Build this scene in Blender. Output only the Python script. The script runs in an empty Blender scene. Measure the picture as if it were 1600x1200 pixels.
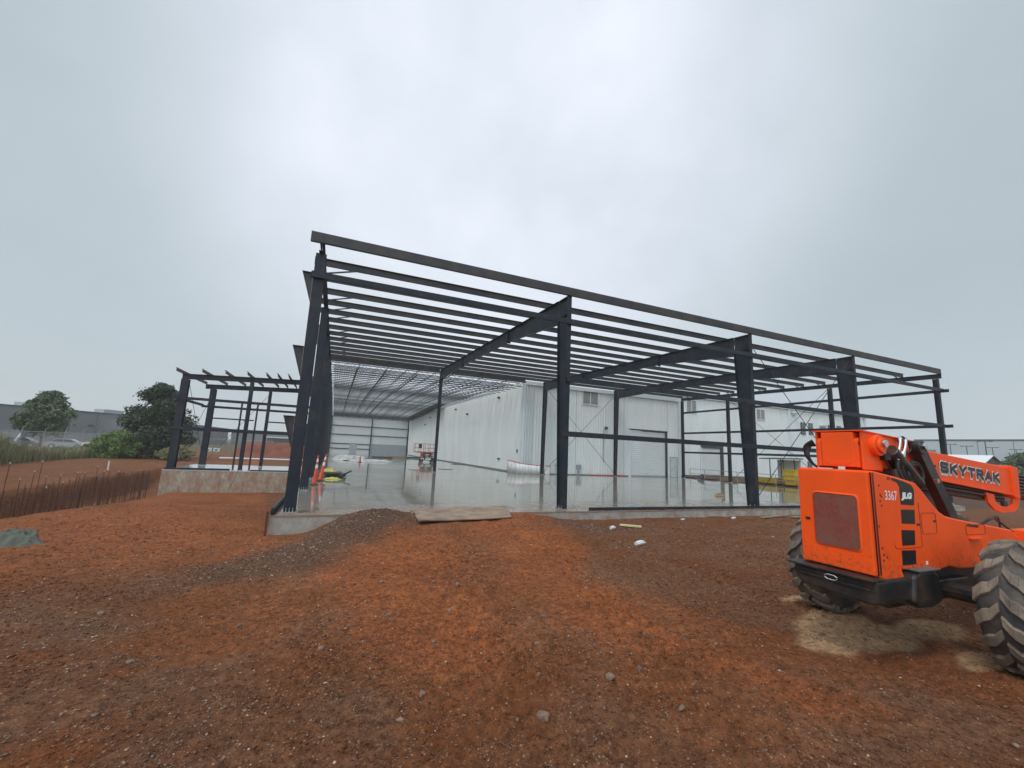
import bpy, bmesh, math, random
import numpy as np
from mathutils import Vector, Matrix
random.seed(7); RNG = np.random.default_rng(11)
scn = bpy.context.scene
# ------------------------------------------------------------------ camera
CAM = Vector((0.991, -14.280, 2.10))
cam_d = bpy.data.cameras.new('camera'); cam = bpy.data.objects.new('camera', cam_d)
scn.collection.objects.link(cam); scn.camera = cam
cr = Vector((0.91975831, -0.38977379, 0.04605487)); cu = Vector((-0.10376832, -0.12832675, 0.98628818)); cf = Vector((0.37851921, 0.91192579, 0.15847577))
m = Matrix.Identity(4)
for i in range(3):
    m[i][0] = cr[i]; m[i][1] = cu[i]; m[i][2] = -cf[i]; m[i][3] = CAM[i]
cam.matrix_world = m
cam_d.sensor_width = 36; cam_d.lens = 653.0 / 1600 * 36; cam_d.clip_start = .05; cam_d.clip_end = 5000
# ------------------------------------------------------------------ world and sun (overcast)
world = bpy.data.worlds.new("World"); scn.world = world; world.use_nodes = True
nt = world.node_tree; nt.nodes.clear()
def N(t, typ, **kw):
    n = t.nodes.new(typ)
    for k, v in kw.items(): setattr(n, k, v)
    return n
out = N(nt, 'ShaderNodeOutputWorld'); bg = N(nt, 'ShaderNodeBackground'); bg.inputs[1].default_value = 0.1
sky = N(nt, 'ShaderNodeTexSky', sky_type='NISHITA'); sky.sun_disc = False
SUN_EL, SUN_AZ = math.radians(58), math.radians(-118)
sky.sun_elevation = SUN_EL; sky.sun_rotation = SUN_AZ; sky.air_density = 1.5; sky.dust_density = 1.5
tc = N(nt, 'ShaderNodeTexCoord'); mp = N(nt, 'ShaderNodeMapping'); mp.inputs['Scale'].default_value = (1, 1, 1.9)
n1 = N(nt, 'ShaderNodeTexNoise'); n1.inputs['Scale'].default_value = 1.5; n1.inputs['Detail'].default_value = 4; n1.inputs['Roughness'].default_value = .5
nt.links.new(tc.outputs['Generated'], mp.inputs[0]); nt.links.new(mp.outputs[0], n1.inputs['Vector'])
cr1 = N(nt, 'ShaderNodeValToRGB'); e = cr1.color_ramp.elements
e[0].position = .3; e[0].color = (3.4, 4.0, 4.35, 1); e[1].position = .72; e[1].color = (4.0, 4.6, 5.0, 1)
nt.links.new(n1.outputs['Fac'], cr1.inputs[0])
# bright patch in the cloud ahead; the sun is set behind to light walls
sd = Vector((math.sin(SUN_AZ) * math.cos(SUN_EL), math.cos(SUN_AZ) * math.cos(SUN_EL), math.sin(SUN_EL)))
dot = N(nt, 'ShaderNodeVectorMath', operation='DOT_PRODUCT'); dot.inputs[1].default_value = Vector((math.sin(.36)*math.cos(.66), math.cos(.36)*math.cos(.66), math.sin(.66)))
nrm = N(nt, 'ShaderNodeVectorMath', operation='NORMALIZE'); nt.links.new(tc.outputs['Generated'], nrm.inputs[0]); nt.links.new(nrm.outputs[0], dot.inputs[0])
n2 = N(nt, 'ShaderNodeTexNoise'); n2.inputs['Scale'].default_value = 2.4; n2.inputs['Detail'].default_value = 4
nt.links.new(tc.outputs['Generated'], n2.inputs['Vector'])
mr = N(nt, 'ShaderNodeMapRange'); mr.inputs['From Min'].default_value = .58; mr.inputs['From Max'].default_value = 1.0; mr.interpolation_type = 'SMOOTHERSTEP'
nt.links.new(dot.outputs['Value'], mr.inputs['Value'])
pw = N(nt, 'ShaderNodeMath', operation='POWER'); pw.inputs[1].default_value = 2.6; nt.links.new(mr.outputs[0], pw.inputs[0])
ml = N(nt, 'ShaderNodeMath', operation='MULTIPLY'); nt.links.new(pw.outputs[0], ml.inputs[0]); nt.links.new(n2.outputs['Fac'], ml.inputs[1])
m2 = N(nt, 'ShaderNodeMath', operation='MULTIPLY'); m2.inputs[1].default_value = 1.35; m2.use_clamp = True; nt.links.new(ml.outputs[0], m2.inputs[0])
mx = N(nt, 'ShaderNodeMixRGB'); mx.inputs[2].default_value = (7.3, 7.7, 8.6, 1)
nt.links.new(m2.outputs[0], mx.inputs[0]); nt.links.new(cr1.outputs[0], mx.inputs[1])
mx2 = N(nt, 'ShaderNodeMixRGB'); mx2.inputs[0].default_value = .97
nt.links.new(sky.outputs[0], mx2.inputs[1]); nt.links.new(mx.outputs[0], mx2.inputs[2])
# added brightness in the unseen sky overhead and behind, to light walls and ground
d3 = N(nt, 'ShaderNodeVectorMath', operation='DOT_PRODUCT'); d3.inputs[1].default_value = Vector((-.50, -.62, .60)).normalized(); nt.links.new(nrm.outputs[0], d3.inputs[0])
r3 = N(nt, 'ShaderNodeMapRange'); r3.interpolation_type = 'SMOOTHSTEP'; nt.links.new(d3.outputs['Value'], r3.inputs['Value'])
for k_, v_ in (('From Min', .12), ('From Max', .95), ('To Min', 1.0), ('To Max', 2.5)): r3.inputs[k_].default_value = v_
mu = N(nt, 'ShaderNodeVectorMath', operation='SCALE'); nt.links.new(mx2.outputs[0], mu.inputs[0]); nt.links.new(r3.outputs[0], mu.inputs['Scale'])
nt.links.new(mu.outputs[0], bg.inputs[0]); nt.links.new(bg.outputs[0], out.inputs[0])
sl = bpy.data.lights.new('sun', 'SUN'); sl.energy = .9; sl.angle = math.radians(12); sl.color = (1, .95, .88)
so = bpy.data.objects.new('sun', sl); scn.collection.objects.link(so)
so.rotation_euler = (-sd).to_track_quat('-Z', 'Y').to_euler()
scn.view_settings.view_transform = 'Standard'; scn.view_settings.look = 'None'; scn.view_settings.gamma = 1
scn.view_settings.exposure = 0.42
scn.cycles.volume_bounces = 1; scn.cycles.max_bounces = 7; scn.cycles.volume_step_rate = 5

# ------------------------------------------------------------------ materials
def mat(name, col, rough=.5, metal=0, var=.15, vscale=3, bump=0, bscale=20, spec=.5, coat=0, dirt=None, dscale=2, damt=.5, stretch=(1,1,1)):
    mt = bpy.data.materials.new(name); mt.use_nodes = True; t = mt.node_tree; b = t.nodes['Principled BSDF']
    b.inputs['Roughness'].default_value = rough; b.inputs['Metallic'].default_value = metal
    b.inputs['Specular IOR Level'].default_value = spec; b.inputs['Coat Weight'].default_value = coat
    g = N(t, 'ShaderNodeNewGeometry'); mpp = N(t, 'ShaderNodeMapping'); mpp.inputs['Scale'].default_value = stretch
    t.links.new(g.outputs['Position'], mpp.inputs[0])
    n = N(t, 'ShaderNodeTexNoise'); n.inputs['Scale'].default_value = vscale; n.inputs['Detail'].default_value = 6
    t.links.new(mpp.outputs[0], n.inputs['Vector'])
    r = N(t, 'ShaderNodeValToRGB'); r.color_ramp.elements[0].position = .3; r.color_ramp.elements[1].position = .7
    r.color_ramp.elements[0].color = tuple(c * (1 - var) for c in col) + (1,); r.color_ramp.elements[1].color = tuple(min(1, c * (1 + var)) for c in col) + (1,)
    t.links.new(n.outputs['Fac'], r.inputs[0]); last = r.outputs[0]
    if dirt:
        n3 = N(t, 'ShaderNodeTexNoise'); n3.inputs['Scale'].default_value = dscale; n3.inputs['Detail'].default_value = 9; n3.inputs['Roughness'].default_value = .65
        t.links.new(mpp.outputs[0], n3.inputs['Vector'])
        q = N(t, 'ShaderNodeMapRange'); q.inputs['From Min'].default_value = .62 - damt * .3; q.inputs['From Max'].default_value = .72
        t.links.new(n3.outputs['Fac'], q.inputs['Value'])
        x = N(t, 'ShaderNodeMixRGB'); x.inputs[2].default_value = tuple(dirt) + (1,)
        mm = N(t, 'ShaderNodeMath', operation='MULTIPLY'); mm.inputs[1].default_value = min(1, damt * 1.4); t.links.new(q.outputs[0], mm.inputs[0])
        t.links.new(mm.outputs[0], x.inputs[0]); t.links.new(last, x.inputs[1]); last = x.outputs[0]
    t.links.new(last, b.inputs['Base Color'])
    if bump:
        nb = N(t, 'ShaderNodeTexNoise'); nb.inputs['Scale'].default_value = bscale; nb.inputs['Detail'].default_value = 5
        t.links.new(mpp.outputs[0], nb.inputs['Vector']); bp = N(t, 'ShaderNodeBump'); bp.inputs['Strength'].default_value = bump; bp.inputs['Distance'].default_value = .02
        t.links.new(nb.outputs['Fac'], bp.inputs['Height']); t.links.new(bp.outputs[0], b.inputs['Normal'])
    return mt
STEEL = mat('primed steel', (.013, .019, .030), .5, 0, .2, 1.5, spec=.3, dirt=(.06, .045, .035), dscale=1.3, damt=.45)
STEELB = mat('weathered purlin steel', (.026, .026, .030), .55, 0, .22, 2.5, dirt=(.075, .055, .042), dscale=1.2, damt=.6)
JOIST = mat('joist steel', (.018, .02, .024), .6)
WHITE = mat('white wall panel', (.68, .70, .69), .62, 0, .05, .6, dirt=(.55, .57, .55), dscale=.7, damt=.2, stretch=(1, 1, .3))
WHITE2 = mat('pale wall panel far', (.64, .66, .66), .45, 0, .05, .3)
TRIM = mat('white trim', (.62, .67, .68), .4, 0, .04)
DARK = mat('dark trim', (.035, .038, .042), .5)
DOORW = mat('rolling door', (.80, .82, .82), .4, 0, .04)
LOUV = mat('louvre', (.30, .29, .27), .5)
CONC = mat('form cast concrete', (.33, .31, .28), .75, 0, .2, 4, bump=.4, bscale=12, dirt=(.24, .10, .05), dscale=2.2, damt=.55)
CONCL = mat('stained concrete wall', (.36, .32, .26), .8, 0, .25, 5, bump=.5, bscale=8, dirt=(.27, .11, .055), dscale=1.4, damt=.85, stretch=(1.6, 1.6, .8))
ORANGE = mat('orange paint', (.88, .088, .008), .42, 0, .07, 2.5, spec=.25, dirt=(.62, .11, .03), dscale=3, damt=.3)
ORANGED = mat('orange grille', (.22, .045, .025), .6, 0, .2, 30, dirt=(.20, .09, .06), dscale=5, damt=.6)
BLACK = mat('black paint', (.012, .012, .013), .4, 0, .3, 6, bump=.15, bscale=14, dirt=(.085, .055, .038), dscale=4, damt=.55)
BLACKP = mat('black decal', (.012, .012, .013), .35)
HOSE = mat('rubber hose', (.012, .012, .013), .45)
CHROME = mat('zinc fitting', (.6, .6, .6), .25, 1)
RUBBER = mat('tyre rubber', (.034, .034, .035), .62, 0, .2, 8, bump=.25, bscale=30, dirt=(.16, .115, .085), dscale=2.6, damt=.75)
MUDR = mat('muddy tyre lug', (.20, .155, .115), .75, 0, .28, 6, bump=.4, bscale=25, dirt=(.05, .046, .044), dscale=3.2, damt=.62)
WTXT = mat('white lettering', (.75, .75, .75), .4, 0, .03)
RED = mat('red paint', (.42, .035, .02), .45, 0, .1, 5)
CONE = mat('cone orange', (.68, .07, .02), .45, 0, .08)
REFL = mat('reflective white band', (.72, .72, .72), .35, 0, .06)
YEL = mat('yellow paint', (.62, .42, .02), .45, 0, .12, 3, dirt=(.25, .13, .03), damt=.3)
GREYB = mat('grey building wall', (.155, .165, .18), .8, 0, .08, .1)
GREYB2 = mat('dark grey building wall', (.13, .14, .15), .8, 0, .08, .1)
FARW = mat('pale grey far wall', (.40, .44, .47), .7, 0, .05, .05)
RUST = mat('rusty rebar', (.075, .030, .018), .8, 0, .35, 12)
PLATE = mat('muddy plate', (.19, .125, .088), .5, 0, .4, 2.6, bump=.3, bscale=9, dirt=(.46, .30, .17), dscale=1.1, damt=.62)
WOOD = mat('wet lumber', (.24, .17, .10), .6, 0, .25, 9)
PLASTIC = mat('white plastic sheet', (.66, .66, .66), .3, 0, .08, 4)
GALV = mat('galvanised metal', (.36, .38, .40), .4, .6, .12)
GLASS = mat('dark window glass', (.03, .035, .04), .1)
BARK = mat('bark', (.06, .045, .035), .9, 0, .3, 8)
SAND = mat('grey green sand', (.105, .11, .09), .95, 0, .15, 8, bump=.5, bscale=18)
REDSOIL = mat('red earth bank', (.17, .05, .028), .9, 0, .25, .8, bump=.6, bscale=4)
def leafmat(name, a, b):
    mt = mat(name, a, .7, 0, .4, 1.2, dirt=b, dscale=2.0, damt=.8); return mt
LEAF1 = leafmat('broadleaf foliage', (.060, .105, .045), (.10, .15, .06))
LEAF2 = leafmat('dark foliage', (.028, .048, .024), (.05, .07, .032))
LEAF3 = leafmat('shrub foliage', (.10, .17, .04), (.15, .22, .06))
GRASS = leafmat('tall dry grass', (.17, .18, .085), (.25, .21, .11))
# ------------------------------------------------------------------ mesh helpers
class MB:
    def __init__(s): s.v = []; s.f = []
    def hexa(s, p):
        o = len(s.v); s.v += [tuple(q) for q in p]
        s.f += [(o, o+3, o+2, o+1), (o+4, o+5, o+6, o+7), (o, o+1, o+5, o+4), (o+1, o+2, o+6, o+5), (o+2, o+3, o+7, o+6), (o+3, o, o+4, o+7)]
        return s
    def box(s, x0, x1, y0, y1, z0, z1):
        return s.hexa([(x0,y0,z0),(x1,y0,z0),(x1,y1,z0),(x0,y1,z0),(x0,y0,z1),(x1,y0,z1),(x1,y1,z1),(x0,y1,z1)])
    def beam(s, a, b, w, h, up=(0,0,1)):
        a = Vector(a); b = Vector(b); d = (b-a).normalized(); r = d.cross(Vector(up))
        if r.length < 1e-4: r = d.cross(Vector((0,1,0)))
        r.normalize(); u = r.cross(d).normalized(); r = r*w/2; u = u*h/2
        return s.hexa([a-r-u, a+r-u, b+r-u, b-r-u, a-r+u, a+r+u, b+r+u, b-r+u])
    def ibeam(s, a, b, w, h, up=(0,0,1), tf=.02, tw=.014, h2=None):
        a = Vector(a); b = Vector(b); d = (b-a).normalized(); r = d.cross(Vector(up)); 
        if r.length < 1e-4: r = d.cross(Vector((0,1,0)))
        r.normalize(); u = r.cross(d).normalized()
        s.beam(a+u*(h/2-tf/2), b+u*(h/2-tf/2), w, tf, up); s.beam(a-u*(h/2-tf/2), b-u*(h/2-tf/2), w, tf, up)
        return s.beam(a, b, tw, h-2*tf, up)
    def rod(s, a, b, r, n=6, r2=None, cap=True):
        a = Vector(a); b = Vector(b); d = (b-a).normalized(); x = d.cross(Vector((0,0,1)))
        if x.length < 1e-3: x = d.cross(Vector((0,1,0)))
        x.normalize(); y = d.cross(x); o = len(s.v); r2 = r if r2 is None else r2
        for c, rr in ((a, r), (b, r2)):
            for k in range(n):
                t = 2*math.pi*k/n; s.v.append(tuple(c + x*math.cos(t)*rr + y*math.sin(t)*rr))
        for k in range(n): s.f.append((o+k, o+(k+1)%n, o+n+(k+1)%n, o+n+k))
        if cap: s.f.append(tuple(o+k for k in range(n))[::-1]); s.f.append(tuple(o+n+k for k in range(n)))
        return s
    def tube(s, pts, r, n=8):
        # smooth path
        P = [Vector(p) for p in pts]; Q = []
        for i in range(len(P)-1):
            p0 = P[max(i-1,0)]; p1 = P[i]; p2 = P[i+1]; p3 = P[min(i+2,len(P)-1)]
            for k in range(6):
                t = k/6; Q.append(.5*((2*p1)+(-p0+p2)*t+(2*p0-5*p1+4*p2-p3)*t*t+(-p0+3*p1-3*p2+p3)*t**3))
        Q.append(P[-1])
        o = len(s.v); x = None
        for i, q in enumerate(Q):
            d = (Q[min(i+1,len(Q)-1)]-Q[max(i-1,0)]).normalized()
            if x is None: x = d.cross(Vector((.1,.3,1))).normalized()
            x = (x - d*x.dot(d)).normalized(); y = d.cross(x)
            for k in range(n):
                t = 2*math.pi*k/n; s.v.append(tuple(q+x*math.cos(t)*r+y*math.sin(t)*r))
        for i in range(len(Q)-1):
            for k in range(n):
                s.f.append((o+i*n+k, o+i*n+(k+1)%n, o+(i+1)*n+(k+1)%n, o+(i+1)*n+k))
        s.f.append(tuple(o+k for k in range(n))[::-1]); s.f.append(tuple(o+(len(Q)-1)*n+k for k in range(n)))
        return s
    def prism(s, poly, f0, f1):
        # poly: 2d points; f0/f1: functions giving the 3d point on either face
        n = len(poly); o = len(s.v)
        s.v += [tuple(f0(*p)) for p in poly] + [tuple(f1(*p)) for p in poly]
        s.f.append(tuple(range(o, o+n))[::-1]); s.f.append(tuple(range(o+n, o+2*n)))
        for k in range(n): s.f.append((o+k, o+(k+1)%n, o+n+(k+1)%n, o+n+k))
        return s
    def xz(s, poly, y0, y1): return s.prism(poly, lambda a,b: (a,y0,b), lambda a,b: (a,y1,b))
    def yz(s, poly, x0, x1): return s.prism(poly, lambda a,b: (x0,a,b), lambda a,b: (x1,a,b))
    def xy(s, poly, z0, z1): return s.prism(poly, lambda a,b: (a,b,z0), lambda a,b: (a,b,z1))
    def quad(s, *p): o = len(s.v); s.v += [tuple(q) for q in p]; s.f.append(tuple(range(o, o+len(p)))); return s
    def build(s, name, material, parent=None, loc=None, bevel=0, smooth=False, recalc=True, label=None):
        root = parent
        while root is not None and root.parent is not None: root = root.parent
        off = Vector(root.location) if root is not None else Vector(loc or (0,0,0))
        me = bpy.data.meshes.new(name); me.from_pydata([(x-off.x, y-off.y, z-off.z) for x,y,z in s.v], [], s.f)
        me.materials.append(material)
        if recalc:
            bm = bmesh.new(); bm.from_mesh(me); bmesh.ops.recalc_face_normals(bm, faces=bm.faces); bm.to_mesh(me); bm.free()
        o = bpy.data.objects.new(name, me); scn.collection.objects.link(o)
        if root is not None: o.parent = parent
        else: o.location = off
        if smooth:
            for p in me.polygons: p.use_smooth = True
        if bevel:
            b = o.modifiers.new('bevel', 'BEVEL'); b.width = bevel; b.segments = 2; b.limit_method = 'ANGLE'
        if label: o['label'] = label
        return o
def tag(o, label=None, cat=None, group=None, kind=None):
    if label: o['label'] = label
    if cat: o['category'] = cat
    if group: o['group'] = group
    if kind: o['kind'] = kind
    return o
def thing(name, loc, label, cat, group=None):
    o = bpy.data.objects.new(name, None); scn.collection.objects.link(o); o.location = loc; o.empty_display_size = .3
    return tag(o, label, cat, group)
def copy_tree(o, parent=None):
    c = o.copy(); scn.collection.objects.link(c)
    if parent is not None: c.parent = parent
    for ch in list(o.children): copy_tree(ch, c)
    return c
# ------------------------------------------------------------------ noise in numpy
def _h(ix, iy, s):
    n = (ix*374761393 + iy*668265263 + s*982451653) & 0xffffffff
    n = ((n ^ (n >> 13))*1274126177) & 0xffffffff
    return ((n ^ (n >> 16)) & 0xffff)/65535.0
def vn(x, y, s=0):
    ix = np.floor(x).astype(np.int64); iy = np.floor(y).astype(np.int64); fx = x-ix; fy = y-iy
    fx = fx*fx*(3-2*fx); fy = fy*fy*(3-2*fy)
    a = _h(ix,iy,s); b = _h(ix+1,iy,s); c = _h(ix,iy+1,s); d = _h(ix+1,iy+1,s)
    return (a*(1-fx)+b*fx)*(1-fy)+(c*(1-fx)+d*fx)*fy
def fbm(x, y, o=4, s=0):
    r = 0; a = .5
    for k in range(o): r = r+a*(vn(x,y,s+k)-.5); x = x*2.03+3.7; y = y*2.03+1.3; a *= .5
    return r
def ss(a, b, x): t = np.clip((x-a)/(b-a), 0, 1); return t*t*(3-2*t)
# ------------------------------------------------------------------ ground
def ridge(x, y):   # distance to the gravel ridge axis (2.6,-.9)-(-.4,-5.6)
    ax, ay, bx, by = 2.5, -1.0, .1, -5.0
    t = np.clip(((x-ax)*(bx-ax)+(y-ay)*(by-ay))/((bx-ax)**2+(by-ay)**2), 0, 1)
    return np.hypot(x-(ax+t*(bx-ax)), y-(ay+t*(by-ay))), t
def ground_h(x, y):
    # general levels
    left = -.12 - .42*ss(-8, 0, y) - .85*ss(0, 18, y)
    right = -.30*ss(-7, -1.2, y)
    ramp = -.04*ss(-4, -.4, y)
    w = ss(.2, 1.8, x)
    wr = ss(7.2, 9.6, x)
    h = left*(1-w) + (ramp*(1-wr)+right*wr)*w
    # nearer the camera everything meets at 0
    n = 1-ss(-11, -6, y); h = h*(1-n) + n*(-.10*(1-ss(-2, 2, x)))
    # gravel ridge
    d, t = ridge(x, y)
    h = h + (.20*(1-t)+.05)*np.exp(-(d/.95)**2)
    # left plateau and trench
    pl = -.6 + .25*fbm(x*.25, y*.25, 3, 5) + .35*fbm(x*1.1, y*1.1, 4, 55)*ss(-19, -14, x)
    k = ss(-8.75, -8.0, x); tr = ss(-11.7, -10.9, x)
    tz = -1.85
    hl = tz*tr+pl*(1-tr)
    h = h*k + hl*(1-k)
    far = ss(24, 30, y); h = h*(1-far) + far*(-.5 + .2*fbm(x*.1, y*.1, 3, 9))
    fr = ss(38.5, 42, x); h = h*(1-fr) + fr*np.where(y > 5, -.05, -.25)
    farr = ss(60, 120, np.hypot(x, y)); h = h*(1-farr) - .6*farr
    near = 1-ss(20, 60, np.hypot(x-1, y+14))
    h = h + near*(.10*fbm(x*.9, y*.9, 3, 1) + .055*fbm(x*4, y*4, 3, 2) + .045*fbm(x*14, y*14, 3, 3)) + .03*(1-ss(3, 9, np.hypot(x-1, y+14)))*fbm(x*33, y*33, 2, 13)
    # loader tyre ripples across the red track
    rp = ss(-12.5,-11,y)*(1-ss(-5.4,-3.5,y))*(np.exp(-((x-(3.0+.16*(y+9)))/.55)**4)+np.exp(-((x-(4.9+.30*(y+9)))/.5)**4))
    h = h + .036*rp*np.sin(y*26+3*np.sin(x*3)+4*vn(x*1.5,y*1.5,8))
    # wheel ruts
    for cx in (3.2, 5.6):
        h = h - .035*np.exp(-((x-cx-.12*(y+4))/.28)**2)*ss(-12,-9,y)*(1-ss(-2,-.8,y))
    # sunk tyres with a low ring of pushed up soil
    for cx, cy in ((8.05,-12.05),(8.05,-10.06),(11.5,-12.05),(11.5,-10.06)):
        dd = np.hypot((x-cx)/.42, (y-cy)/.34); h = np.where(dd < 1.5, h*(1-np.exp(-dd**2))+.0*dd, h) + .055*np.exp(-((dd-1.0)/.45)**2)
    # under the slabs
    ins = ((x > -.35) & (x < 38.0) & (y > -.35) & (y < 23)) | ((x > -.35) & (x < 18) & (y > 0) & (y < 92))
    h = np.where(ins, np.minimum(h, -.06), h)
    deep = ((x > .2) & (x < 37.5) & (y > .3) & (y < 22.7)) | ((x > .2) & (x < 17.5) & (y > .3) & (y < 91.5))
    h = np.where(deep, -.6, h)
    ins2 = (x > -8.3) & (x < -.3) & (y > 18.6) & (y < 25.6); h = np.where(ins2, np.minimum(h, -.5), h)
    return h
def axis(c, lo, hi, mn, g):
    a = [c]; 
    while a[-1] < hi: a.append(a[-1]+max(mn, g*abs(a[-1]-c)))
    b = [c]
    while b[-1] > lo: b.append(b[-1]-max(mn, g*abs(b[-1]-c)))
    return np.array(b[::-1][:-1]+a)
gx = axis(1.5, -1500, 1500, .03, .014); gy = axis(-12.5, -300, 1500, .03, .014)
GX, GY = np.meshgrid(gx, gy); GZ = ground_h(GX, GY)
nx, ny = len(gx), len(gy)
me = bpy.data.meshes.new('ground')
co = np.stack([GX.ravel(), GY.ravel(), GZ.ravel()], 1).astype(np.float32)
me.vertices.add(nx*ny); me.vertices.foreach_set('co', co.ravel())
i = (np.arange(ny-1)[:,None]*nx+np.arange(nx-1)[None,:]).ravel()
q = np.stack([i, i+1, i+nx+1, i+nx], 1).astype(np.int32)
me.loops.add(q.size); me.loops.foreach_set('vertex_index', q.ravel())
me.polygons.add(len(q)); me.polygons.foreach_set('loop_start', np.arange(len(q), dtype=np.int32)*4); me.polygons.foreach_set('loop_total', np.full(len(q), 4, dtype=np.int32))
me.update()
me.polygons.foreach_set('use_smooth', np.ones(len(q), dtype=bool))
# soils of different colour: red clay, crushed gravel, tan sand, brown field
def soils(x, y):
    wx = x+.9*fbm(x*.8, y*.8, 4, 21); wy = y+.9*fbm(x*.8, y*.8, 4, 22)
    rb = np.interp(wy, [-12.2, -11.2, -10.2, -9.0, -7.5, -5.5, -3.6, -.5], [4.6, 5.2, 5.0, 5.1, 5.4, 6.4, 7.3, 8.6])
    lb = np.interp(wy, [-12.2, -11.2, -9.5, -7.5, -5.2, -3.0, -.5], [3.6, 2.2, 1.2, .9, 1.2, 2.2, 3.2])
    red = ss(-.5, .5, wx-lb)*(1-ss(-.3, .35, wx-rb))*(ss(-11.4, -9.0, wy)*.72+.28)
    red = np.maximum(red, np.exp(-((wx-(5.0-.25*(wy+11.2)))/.45)**2)*(1-ss(-8.5,-7.5,wy))*ss(-12.3,-11.6,wy))
    red = red*(1-.6*np.exp(-((wx-4.0-.1*(wy+4))/.45)**2)*(1-ss(-2.5,-1,wy)))
    redl = ss(-6.2, -3.2, wy)*(1-ss(-.4, .3, wx+.15*(wy+1)))*(1-.75*ss(-9.6, -8, -wx-2*0)*0)
    redl = .8*redl*(1-.9*ss(7.8, 9.0, -x))
    red = np.maximum(red, redl)
    patch = ss(.02, .16, fbm(x*.55, y*.55, 4, 31)); red = np.maximum(red, .55*patch*(x < 9)*(y < 2))
    d, t = ridge(x, y); g = np.exp(-((d+.9*fbm(x*1.5,y*1.5,4,51))/1.25)**4)*(1-.35*t)
    g = np.maximum(g, .75*np.exp(-((x-8.9)/1.5)**2-((y+2.6)/1.0)**2))
    g = np.maximum(g, .22*ss(-.02, .22, fbm(x*.9+7, y*.9, 4, 41))*(1-ss(0, 2.5, x))*(1-ss(-8, -5, y)))
    g = np.maximum(g, 1.*(x > 38.3)*(y > 0)*(y < 60))
    tn = 0
    for cx, cy, sx, sy in ((7.6,-10.9,.75,.36),(7.35,-10.5,.75,.42),(6.9,-10.75,.6,.30),(8.2,-9.62,.6,.24),(8.0,-11.75,.5,.2),(8.6,-11.0,.6,.35)):
        tn = np.maximum(tn, 1-ss(.75, 1.15, np.hypot((wx*.4+x*.6-cx)/sx, (wy*.4+y*.6-cy)/sy)))
    red = red*(1-.85*g)*(1-tn)
    fld = ss(60, 110, np.hypot(x, y))*(1.0)
    return red, g, tn, fld
rr, gg, tt, ff = soils(GX.ravel(), GY.ravel())
ca = me.color_attributes.new('soil', 'FLOAT_COLOR', 'POINT')
ca.data.foreach_set('color', np.stack([rr, gg, tt, ff], 1).astype(np.float32).ravel())
gm = bpy.data.materials.new('site soil'); gm.use_nodes = True; t = gm.node_tree; b = t.nodes['Principled BSDF']
at = N(t, 'ShaderNodeAttribute'); at.attribute_name = 'soil'; sp = N(t, 'ShaderNodeSeparateColor'); t.links.new(at.outputs['Color'], sp.inputs[0])
geo = N(t, 'ShaderNodeNewGeometry')
def noise(sc, det=6, rgh=.6, st=None):
    n = N(t, 'ShaderNodeTexNoise'); n.inputs['Scale'].default_value = sc; n.inputs['Detail'].default_value = det; n.inputs['Roughness'].default_value = rgh
    if st:
        mpp = N(t, 'ShaderNodeMapping'); mpp.inputs['Scale'].default_value = st; t.links.new(geo.outputs['Position'], mpp.inputs[0]); t.links.new(mpp.outputs[0], n.inputs['Vector'])
    else: t.links.new(geo.outputs['Position'], n.inputs['Vector'])
    return n.outputs['Fac']
def ramp(f, c0, c1, p0=.35, p1=.65):
    r = N(t, 'ShaderNodeValToRGB'); r.color_ramp.elements[0].position = p0; r.color_ramp.elements[1].position = p1
    r.color_ramp.elements[0].color = c0+(1,); r.color_ramp.elements[1].color = c1+(1,); t.links.new(f, r.inputs[0]); return r.outputs[0]
def mixc(f, a, c):
    x = N(t, 'ShaderNodeMixRGB')
    if isinstance(f, float): x.inputs[0].default_value = f
    else: t.links.new(f, x.inputs[0])
    for k, v in ((1, a), (2, c)):
        if isinstance(v, tuple): x.inputs[k].default_value = v+(1,)
        else: t.links.new(v, x.inputs[k])
    return x.outputs[0]
def mth(op, a, c=None):
    x = N(t, 'ShaderNodeMath', operation=op)
    for k, v in ((0, a), (1, c)):
        if v is None: continue
        if isinstance(v, (int, float)): x.inputs[k].default_value = v
        else: t.links.new(v, x.inputs[k])
    return x.outputs[0]
def rng(v, a, c, lo=0, hi=1):
    x = N(t, 'ShaderNodeMapRange'); t.links.new(v, x.inputs['Value'])
    for k, w in (('From Min', a), ('From Max', c), ('To Min', lo), ('To Max', hi)): x.inputs[k].default_value = w
    return x.outputs[0]
fine = noise(26, 8, .7); mid = noise(5, 7, .65); big = noise(.8, 5, .6)
brown = mixc(rng(mid, .35, .65), (.145, .066, .036), (.250, .118, .064)); brown = mixc(rng(big, .4, .62), brown, (.185, .066, .027))
redc = mixc(rng(mid, .35, .68), (.27, .080, .028), (.46, .145, .050)); redc = mixc(mth('MULTIPLY', rng(big, .45, .7), .5), redc, (.17, .060, .022)); redc = mixc(rng(noise(.13, 3), .36, .50, .3, 1), (.17, .052, .019), redc)
grav = mixc(rng(noise(60, 4, .7), .4, .6), (.036, .024, .018), (.135, .095, .072))
tan = mixc(rng(fine, .3, .7), (.48, .275, .14), (.64, .41, .24))
field = mixc(rng(mid, .4, .6), (.07, .075, .03), (.12, .075, .045))
c = mixc(mth('MULTIPLY', sp.outputs[0], rng(mid, .25, .45, .55, 1)), brown, redc)
c = mixc(mth('MULTIPLY', sp.outputs[1], .85), c, grav); c = mixc(sp.outputs[2], c, tan); c = mixc(at.outputs['Alpha'], c, field)
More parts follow.
